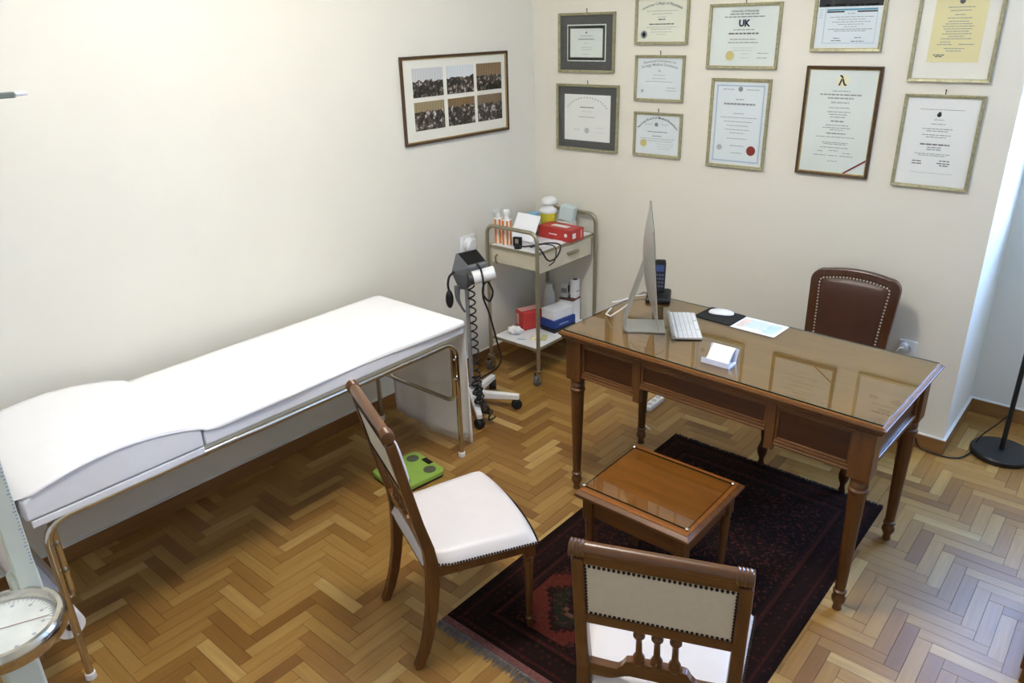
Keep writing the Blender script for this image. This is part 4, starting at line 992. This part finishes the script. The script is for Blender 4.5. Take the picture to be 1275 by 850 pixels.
# ------------------------------------------------------------------ framed certificates and photographs
def brushed(name, c1_, c2_, metal):
    t = NT(name); f = t.noise(t.coord('Object', (30, 30, 30)), 3, 4); t.l(t.ramp(f, [(.3, lin(c1_)), (.7, lin(c2_))]), t.b.inputs['Base Color'])
    t.set(Roughness=.4, Metallic=metal); return t.m
M_cham = brushed('champagne_frame', (142, 138, 106), (176, 172, 138), .3)
M_dbrown = brushed('dark_brown_frame', (58, 40, 20), (88, 62, 34), .1)
M_gold = brushed('gold_edge', (150, 124, 70), (184, 158, 100), .5)
M_slate = plain('slate_mat', (92, 92, 92), .9, var=.06, scale=120)
M_mount = plain('mount_white', (240, 236, 226), .9, var=.01)
INKS = {k_: plain('ink_' + k_, v_, .8, var=.02) for k_, v_ in dict(grey=(146, 150, 154), pale=(178, 184, 188), dark=(98, 100, 104), navy=(26, 32, 72), black=(48, 48, 52), blue=(178, 196, 218), teal=(96, 160, 186), gold=(212, 200, 136), red=(150, 58, 46), wine=(122, 30, 36), green=(70, 74, 62), cream=(240, 234, 196), white=(244, 244, 244), tan=(205, 196, 150)).items()}
PAPERS = {k_: plain('sheet_' + k_, v_, .85, var=.015, scale=8) for k_, v_ in dict(white=(240, 241, 240), mint=(226, 233, 230), cream=(230, 232, 218), ice=(226, 234, 240), yellow=(230, 220, 170)).items()}
def picture(name, label, cat, wall, a0, ztop, w, h, fw, outer, inner, mat, mat_in, paper, elems, group, hook=True, paper_box=None):
    if wall == 'back': t = thing(name, label, cat, (a0 + w / 2, 0, ztop - h), 0, group)
    else: t = thing(name, label, cat, (0, a0 + w / 2, ztop - h), PI / 2, group)
    hw = w / 2; D = .018
    def ring(x0, x1, z0, z1, f, ya, yb):
        mb = MB(); P = [(x0, z0), (x1, z0), (x1, z1), (x0, z1)]; Q = [(x0 + f, z0 + f), (x1 - f, z0 + f), (x1 - f, z1 - f), (x0 + f, z1 - f)]
        vs = [(x, ya, z) for x, z in P] + [(x, ya, z) for x, z in Q] + [(x, yb, z) for x, z in P] + [(x, yb + .003, z) for x, z in Q]
        fs_ = []
        for i in range(4):
            j = (i + 1) % 4; fs_ += [(i, j, 4 + j, 4 + i), (8 + j, 8 + i, 12 + i, 12 + j), (j, i, 8 + i, 8 + j), (4 + i, 4 + j, 12 + j, 12 + i)]
        return mb.add(vs, fs_)
    ring(-hw, hw, 0, h, fw, -.001, -D).build('frame', outer, t, bevel=.002)
    if inner: ring(-hw + fw, hw - fw, fw, h - fw, .004, -.004, -D + .004).build('frame_slip', inner, t)
    MB().box(-hw + fw, hw - fw, -.006, -.001, fw, h - fw).build('mount', mat, t)
    x0, x1, z0, z1 = -hw + fw, hw - fw, fw, h - fw
    if paper_box: fx0, fx1, fz0, fz1 = paper_box; px0, px1, pz0, pz1 = x0 + (x1 - x0) * fx0, x0 + (x1 - x0) * fx1, z1 - (z1 - z0) * fz1, z1 - (z1 - z0) * fz0
    else: px0, px1, pz0, pz1 = x0 + mat_in, x1 - mat_in, z0 + mat_in, z1 - mat_in
    if paper is not None: MB().box(px0, px1, -.0072, -.006, pz0, pz1).build('sheet', paper, t)
    X = lambda u: px0 + (px1 - px0) * u
    Z = lambda v: pz1 - (pz1 - pz0) * v
    PWd, PHt = px1 - px0, pz1 - pz0
    bins = {}
    Y0, Y1 = -.0078, -.0072
    def bin_(nm, ink): return bins.setdefault((nm, ink), MB())
    rnd = random.Random(hash(label) % 1000 if False else sum(map(ord, label)))
    for e_ in elems:
        k_ = e_[0]
        if k_ == 'rect': bin_(e_[6] if len(e_) > 6 else 'printed_block', e_[5]).box(X(e_[1]), X(e_[3]), Y0, Y1, Z(e_[4]), Z(e_[2]))
        elif k_ == 'line':      # centred row of word-like dashes: x centre, y, width, thickness(m), ink
            _, xc, y, wd, th, ink = e_; x = xc - wd / 2; b = bin_('printed_lines', ink)
            while x < xc + wd / 2 - .01:
                L = min(rnd.uniform(.03, .09), xc + wd / 2 - x); b.box(X(x), X(x + L), Y0, Y1, Z(y) - th / 2, Z(y) + th / 2); x += L + .012
        elif k_ == 'disc':
            _, xc, y, r, ink = e_; bin_('seal', ink).lathe([(.0003, Y1), (r, Y1), (r, Y0 - .0006), (.0003, Y0 - .0006)], (X(xc), 0, Z(y)), 24, axis='y')
        elif k_ == 'ringdisc':
            _, xc, y, r, ink = e_; bin_('emblem', ink).lathe([(r * .7, Y1), (r, Y1), (r, Y0), (r * .7, Y0)], (X(xc), 0, Z(y)), 20, axis='y')
        elif k_ == 'border':
            _, ins, th, ink = e_; b = bin_('printed_border', ink); i_ = ins
            for q in ((px0 + i_, px1 - i_, pz1 - i_ - th, pz1 - i_), (px0 + i_, px1 - i_, pz0 + i_, pz0 + i_ + th), (px0 + i_, px0 + i_ + th, pz0 + i_ + th, pz1 - i_ - th), (px1 - i_ - th, px1 - i_, pz0 + i_ + th, pz1 - i_ - th)): b.box(q[0], q[1], Y0, Y1, q[2], q[3])
        elif k_ == 'diag':
            _, xa, ya, xb, yb, th, ink = e_; p, q = Vector((X(xa), Z(ya))), Vector((X(xb), Z(yb))); n = (q - p).normalized(); n = Vector((-n.y, n.x)) * th / 2
            bin_('ribbon', ink).rings([[(v_.x, yy, v_.y) for v_ in (p + n, q + n, q - n, p - n)] for yy in (Y1, Y0 - .001)], smooth=False)
        elif k_ == 'text':
            _, txt, xc, y, size, ink, bold = e_; vs, fs_ = text_mesh(txt, size, bold)
            bin_('lettering', ink).add([(X(xc) + v_[0], Y0 - .0012, Z(y) + v_[1]) for v_ in vs], fs_)
        elif k_ == 'arc':       # text on a circular arch: text, x centre, y of the apex, size, radius, ink
            _, txt, xc, y, size, rad, ink = e_; ws_ = []
            for ch_ in txt:
                if ch_ == ' ': ws_.append((None, size * .30)); continue
                vs, fs_ = text_mesh(ch_, size, size * .02); wd = max(v_[0] for v_ in vs) - min(v_[0] for v_ in vs); ws_.append(((vs, fs_), wd + size * .07))
            tot = sum(w_ for _, w_ in ws_); s_ = -tot / 2; b = bin_('lettering', ink)
            for g_, w_ in ws_:
                a = (s_ + w_ / 2) / rad; s_ += w_
                if g_ is None: continue
                ca, sa = math.cos(-a), math.sin(-a); ox, oz = X(xc) + rad * math.sin(a), Z(y) - rad + rad * math.cos(a)
                b.add([(ox + v_[0] * ca - v_[1] * sa, Y0 - .0004, oz + v_[0] * sa + v_[1] * ca) for v_ in g_[0]], g_[1])
    for (nm, ink), mb in bins.items(): mb.build(nm, INKS[ink], t)
    MB().box(x0, x1, -.0125, -.0110, z0, z1).build('glass', M_glass_pic, t)
    if hook:
        MB().tube([(0, -.003, h - .004), (0, -.005, h + .012), (0, -.004, h + .018)], .0022, 6).ball((0, -.006, h + .018), .0035, 6, 4).build('hook', plain('hook_metal', (70, 62, 58), .4, .5), t)
    return t, (X, Z, px0, px1, pz0, pz1)
G = 'framed certificates on the back wall'
def rows(ys, ws_, th, ink, xc=.5): return [('line', xc, y, w_, th, ink) for y, w_ in zip(ys, ws_)]
FN = 'framed_certificate'
# 1 slate mat, dark patterned border
el = [('border', .006, .015, 'green'), ('ringdisc', .5, .22, .005, 'dark')] + rows([.31, .40], [.34, .44], .0022, 'grey') + rows([.40], [.40], .004, 'dark') + rows([.5, .62, .68, .8], [.12, .26, .3, .2], .0018, 'grey')
el += [('rect', .075 + .0425 * i, .052, .095 + .0425 * i, .115, 'white', 'border_teeth') for i in range(20)] + [('rect', .075 + .0425 * i, .885, .095 + .0425 * i, .948, 'white', 'border_teeth') for i in range(20)]
picture(FN, 'certificate with dark patterned border in a grey mat, champagne frame', 'certificate', 'back', .192, 2.003, .381, .311, .014, M_cham, None, M_slate, .046, PAPERS['mint'], el, G)
bpy_last = None
# 2 slate mat, plain white sheet
el = [('arc', 'xxxxxxxxxxxxxxxxxxxxxxxxxxxxx', .5, .07, .009, .24, 'pale')] if False else []
el += [('disc', .5, .77, .016, 'pale'), ('line', .5, .27, .30, .0045, 'dark'), ('line', .5, .36, .22, .0018, 'pale'), ('line', .5, .48, .34, .003, 'grey'), ('line', .28, .76, .14, .002, 'grey'), ('line', .8, .70, .2, .0015, 'pale'), ('line', .8, .80, .2, .0015, 'pale')]
for i in range(17):
    a = -1.0 + 2.0 * i / 16; x, y = .5 + .42 * math.sin(a) / .84, .06 + .34 * (1 - math.cos(a)) / .46 * .6
    el.append(('rect', x - .015, y - .014, x + .012, y + .014, 'pale', 'arched_heading'))
picture(FN, 'white diploma with faint arched heading in a grey mat, below the bordered one', 'certificate', 'back', .179, 1.630, .430, .368, .014, M_cham, None, M_slate, .042, PAPERS['white'], el, G)
# 3 top, arched heading
el = [('arc', 'American College of Physicians', .5, .10, .0172, .26, 'dark')] + rows([.26, .33, .41], [.66, .42, .2], .0022, 'grey') + rows([.47], [.14], .0055, 'dark') + rows([.585], [.52], .0055, 'dark') + rows([.66, .71, .78, .84], [.66, .46, .46, .2], .002, 'grey') + [('ringdisc', .13, .84, .019, 'grey'), ('ringdisc', .13, .84, .010, 'grey')]
picture(FN, 'cream certificate with bold arched heading and grey ring seal', 'certificate', 'back', .697, 2.066, .311, .228, .014, M_cham, None, M_mount, .004, PAPERS['cream'], el, G, False)
# 4
el = [('arc', 'Educational Commission for', .5, .085, .0160, .42, 'grey'), ('arc', 'Foreign Medical Graduates', .5, .18, .0185, .36, 'grey'), ('ringdisc', .5, .31, .006, 'pale')] + rows([.42, .50, .58], [.26, .32, .6], .0022, 'grey') + rows([.73, .80], [.2, .24], .0022, 'grey', .78) + [('disc', .12, .82, .009, 'pale')]
picture(FN, 'pale certificate with two line arched heading in a small champagne frame', 'certificate', 'back', .707, 1.787, .294, .231, .013, M_cham, None, M_mount, .003, PAPERS['ice'], el, G)
# 5
el = [('arc', 'National Board of Medical Examiners', .5, .08, .0165, .150, 'black'), ('ringdisc', .47, .23, .010, 'dark'), ('disc', .47, .23, .005, 'grey')] + rows([.23], [.17], .002, 'grey', .29) + rows([.23], [.17], .002, 'grey', .67) + rows([.42, .53], [.46, .22], .0032, 'dark') + rows([.60, .66], [.8, .7], .002, 'grey') + rows([.73, .79, .85], [.4, .36, .3], .0018, 'pale', .68) + [('disc', .18, .73, .020, 'gold')]
picture(FN, 'small certificate with steep arched heading and round gold seal', 'certificate', 'back', .712, 1.499, .293, .233, .013, M_cham, None, M_mount, .003, PAPERS['ice'], el, G)
# 6 UK
el = [('text', 'University of Kentucky', .5, .085, .0150, 'dark', .0002), ('text', 'UK', .5, .325, .040, 'navy', .0020)] + rows([.118, .165], [.46, .62], .0052, 'grey') + rows([.385, .55, .605], [.32, .40, .46], .0042, 'grey') + rows([.45], [.46], .0065, 'dark') + rows([.70, .74], [.36, .3], .0018, 'pale') + rows([.80, .87], [.12, .14], .002, 'pale', .55) + rows([.79, .87], [.16, .16], .003, 'grey', .82) + [('disc', .315, .835, .022, 'gold')]
picture(FN, 'large white diploma with bold navy UK letters and a gold seal', 'certificate', 'back', 1.120, 2.020, .363, .294, .014, M_cham, None, M_mount, .003, PAPERS['mint'], el, G)
# 7 blue border, red seal
el = [('border', .010, .007, 'blue'), ('ringdisc', .5, .075, .012, 'grey')] + rows([.08], [.24], .0028, 'grey', .28) + rows([.08], [.24], .0028, 'grey', .74) + rows([.20], [.16], .006, 'pale') + rows([.255], [.60], .0085, 'grey') + rows([.37, .42, .47, .52, .57, .61, .68], [.2, .7, .56, .44, .48, .3, .38], .0026, 'grey') + rows([.77, .86], [.28, .22], .003, 'grey', .52) + [('disc', .80, .82, .0235, 'red'), ('ringdisc', .80, .82, .014, 'wine'), ('disc', .17, .80, .014, 'pale')]
picture(FN, 'tall pale blue certificate with blue border and round red seal', 'certificate', 'back', 1.158, 1.682, .310, .432, .014, M_cham, None, M_mount, .006, PAPERS['ice'], el, G, False)
# 8 dark header
el = [('rect', 0, 0, 1, .33, 'black', 'header_band')] + [('rect', .10 + .085 * i, .290, .17 + .085 * i, .322, 'white', 'header_letters') for i in range(10) if i not in (1, 4)] + [('rect', .14, .365, .93, .395, 'teal', 'heading_bar'), ('rect', .14, .402, .42, .425, 'black', 'heading_rule'), ('rect', .62, .402, .93, .425, 'black', 'heading_rule'), ('rect', .115, .35, .125, .93, 'blue', 'side_rule'), ('rect', .93, .43, .937, .93, 'blue', 'side_rule'), ('rect', .12, .925, .93, .935, 'blue', 'side_rule')] + rows([.445, .50, .54, .58, .62, .66], [.12, .68, .44, .6, .4, .2], .0024, 'grey', .54) + rows([.70, .73], [.7, .5], .003, 'grey', .54) + rows([.85, .89], [.1, .16], .003, 'dark', .34) + rows([.84, .90], [.1, .2], .003, 'dark', .68) + rows([.38, .42, .46, .50], [.05, .05, .05, .05], .003, 'blue', .05)
picture(FN, 'certificate with black header band and teal rule', 'certificate', 'back', 1.630, 2.090, .307, .284, .014, M_cham, None, M_mount, .004, PAPERS['ice'], el, G, False)
# 9 brown frame, emblem, ribbon
el = [('disc', .5, .105, .026, 'cream'), ('text', '\u03bb', .5, .145, .058, 'black', .0012)] + rows([.20], [.26], .003, 'grey') + rows([.235], [.62], .0055, 'grey') + rows([.268], [.38], .0055, 'grey') + rows([.31], [.27], .006, 'pale') + rows([.36, .40, .425, .45], [.3, .34, .28, .24], .003, 'grey') + rows([.49], [.20], .004, 'dark') + rows([.53, .555, .575], [.34, .42, .2], .003, 'grey') + rows([.61], [.28], .004, 'dark') + rows([.645, .70, .715, .75], [.6, .4, .34, .42], .0028, 'grey') + rows([.79, .83], [.1, .2], .0028, 'grey', .3) + rows([.78, .83], [.14, .14], .0028, 'grey', .5) + rows([.80, .83], [.12, .2], .0028, 'grey', .7) + rows([.885], [.14], .0028, 'grey') + [('diag', .685, 1.0, 1.0, .855, .0075, 'wine')]
picture(FN, 'pale green diploma with round gold emblem and red corner ribbon, dark brown frame', 'certificate', 'back', 1.629, 1.746, .333, .487, .013, M_dbrown, M_gold, M_mount, .003, PAPERS['mint'], el, G, False)
# 10 yellow sheet
el = [('disc', .5, .26, .010, 'dark')] + rows([.33, .37, .42, .46, .50, .53, .56, .59, .62, .65, .68, .71], [.5, .4, .2, .46, .4, .5, .6, .54, .44, .56, .3, .6], .003, 'grey') + rows([.75, .78], [.2, .3], .003, 'grey', .3) + rows([.78], [.3], .003, 'grey', .72) + rows([.83, .86], [.4, .3], .003, 'grey') + rows([.91, .93], [.22, .14], .004, 'dark', .22)
picture(FN, 'yellowed document on a wide white mount in a champagne frame', 'certificate', 'back', 2.061, 2.115, .312, .427, .014, M_cham, None, M_mount, .03, PAPERS['yellow'], el, G, False, (.17, .84, .06, .84))
# 11
el = [('disc', .47, .185, .0085, 'black'), ('disc', .475, .165, .006, 'dark')] + rows([.125], [.62], .0022, 'grey', .5) + rows([.24, .29], [.14, .2], .0026, 'grey', .48) + rows([.345, .37, .415, .44], [.42, .30, .4, .28], .003, 'grey', .48) + rows([.525], [.42], .0055, 'dark', .48) + rows([.56, .585], [.2, .2], .004, 'grey', .48) + rows([.635, .655], [.5, .4], .0026, 'grey', .47) + rows([.725, .755], [.14, .14], .004, 'dark', .27) + rows([.71, .74, .765], [.14, .2, .12], .004, 'dark', .66) + rows([.86], [.6], .0018, 'pale', .5)
picture(FN, 'white certificate with small black crest and two signatures, lowest by the recess', 'certificate', 'back', 2.066, 1.639, .306, .392, .013, M_cham, None, M_mount, .003, PAPERS['white'], el, G)

# six photographs in one mount on the left wall
def photo_mat(i):
    t = NT('photo_print_%d' % i); tc = t.n('ShaderNodeTexCoord'); sp = t.n('ShaderNodeSeparateXYZ'); t.l(tc.outputs['Generated'], sp.inputs[0])
    z = sp.outputs[2]; v = t.coord('Object', (1, 1, 1), (i * 3.7, 0, i * 1.3))
    tops = [(214, 214, 216), (226, 230, 236), (150, 122, 92), (170, 150, 112), (142, 112, 74), (134, 110, 84)][i]
    stripes = t.n('ShaderNodeTexWave', bands_direction='X'); stripes.inputs['Scale'].default_value = 16; stripes.inputs['Distortion'].default_value = 2; t.l(v, stripes.inputs['Vector'])
    upper = t.mix(t.math('MULTIPLY', stripes.outputs['Fac'], .12 if i < 2 else .35), lin(tops), lin((78, 62, 46)))
    n1 = t.noise(v, 46, 4, .7)
    crowd = t.ramp(n1, [(.36, lin((14, 12, 11))), (.50, lin((52, 42, 34))), (.58, lin((120, 104, 92))), (.66, lin((226, 222, 224)))])
    n2 = t.noise(v, 26, 2)
    h = t.math('ADD', z, t.math('MULTIPLY', t.math('SUBTRACT', n2, .5), .3))
    t.l(t.mix(t.math('GREATER_THAN', h, (.56, .58, .56, .68, .72, .66)[i]), crowd, upper), t.b.inputs['Base Color']); t.set(Roughness=.35); return t.m
LW, LH, LY, LZ = .805, .432, -1.058, 1.818
pt, (X, Z, px0, px1, pz0, pz1) = picture('framed_photographs', 'dark framed set of six event photographs above the couch', 'picture', 'left', LY, LZ, LW, LH, .013, M_dbrown, M_gold, M_mount, .0, None, [], 'framed photographs', False)
k_ = 0
for z0, z1 in ((1.619, 1.760), (1.455, 1.596)):
    for y0, y1 in ((-.980, -.765), (-.737, -.531), (-.507, -.303)):
        x0, x1 = y0 - (LY + LW / 2), y1 - (LY + LW / 2)
        MB().box(x0, x1, -.0075, -.006, z0 - (LZ - LH), z1 - (LZ - LH)).build('photograph', photo_mat(k_), pt); k_ += 1
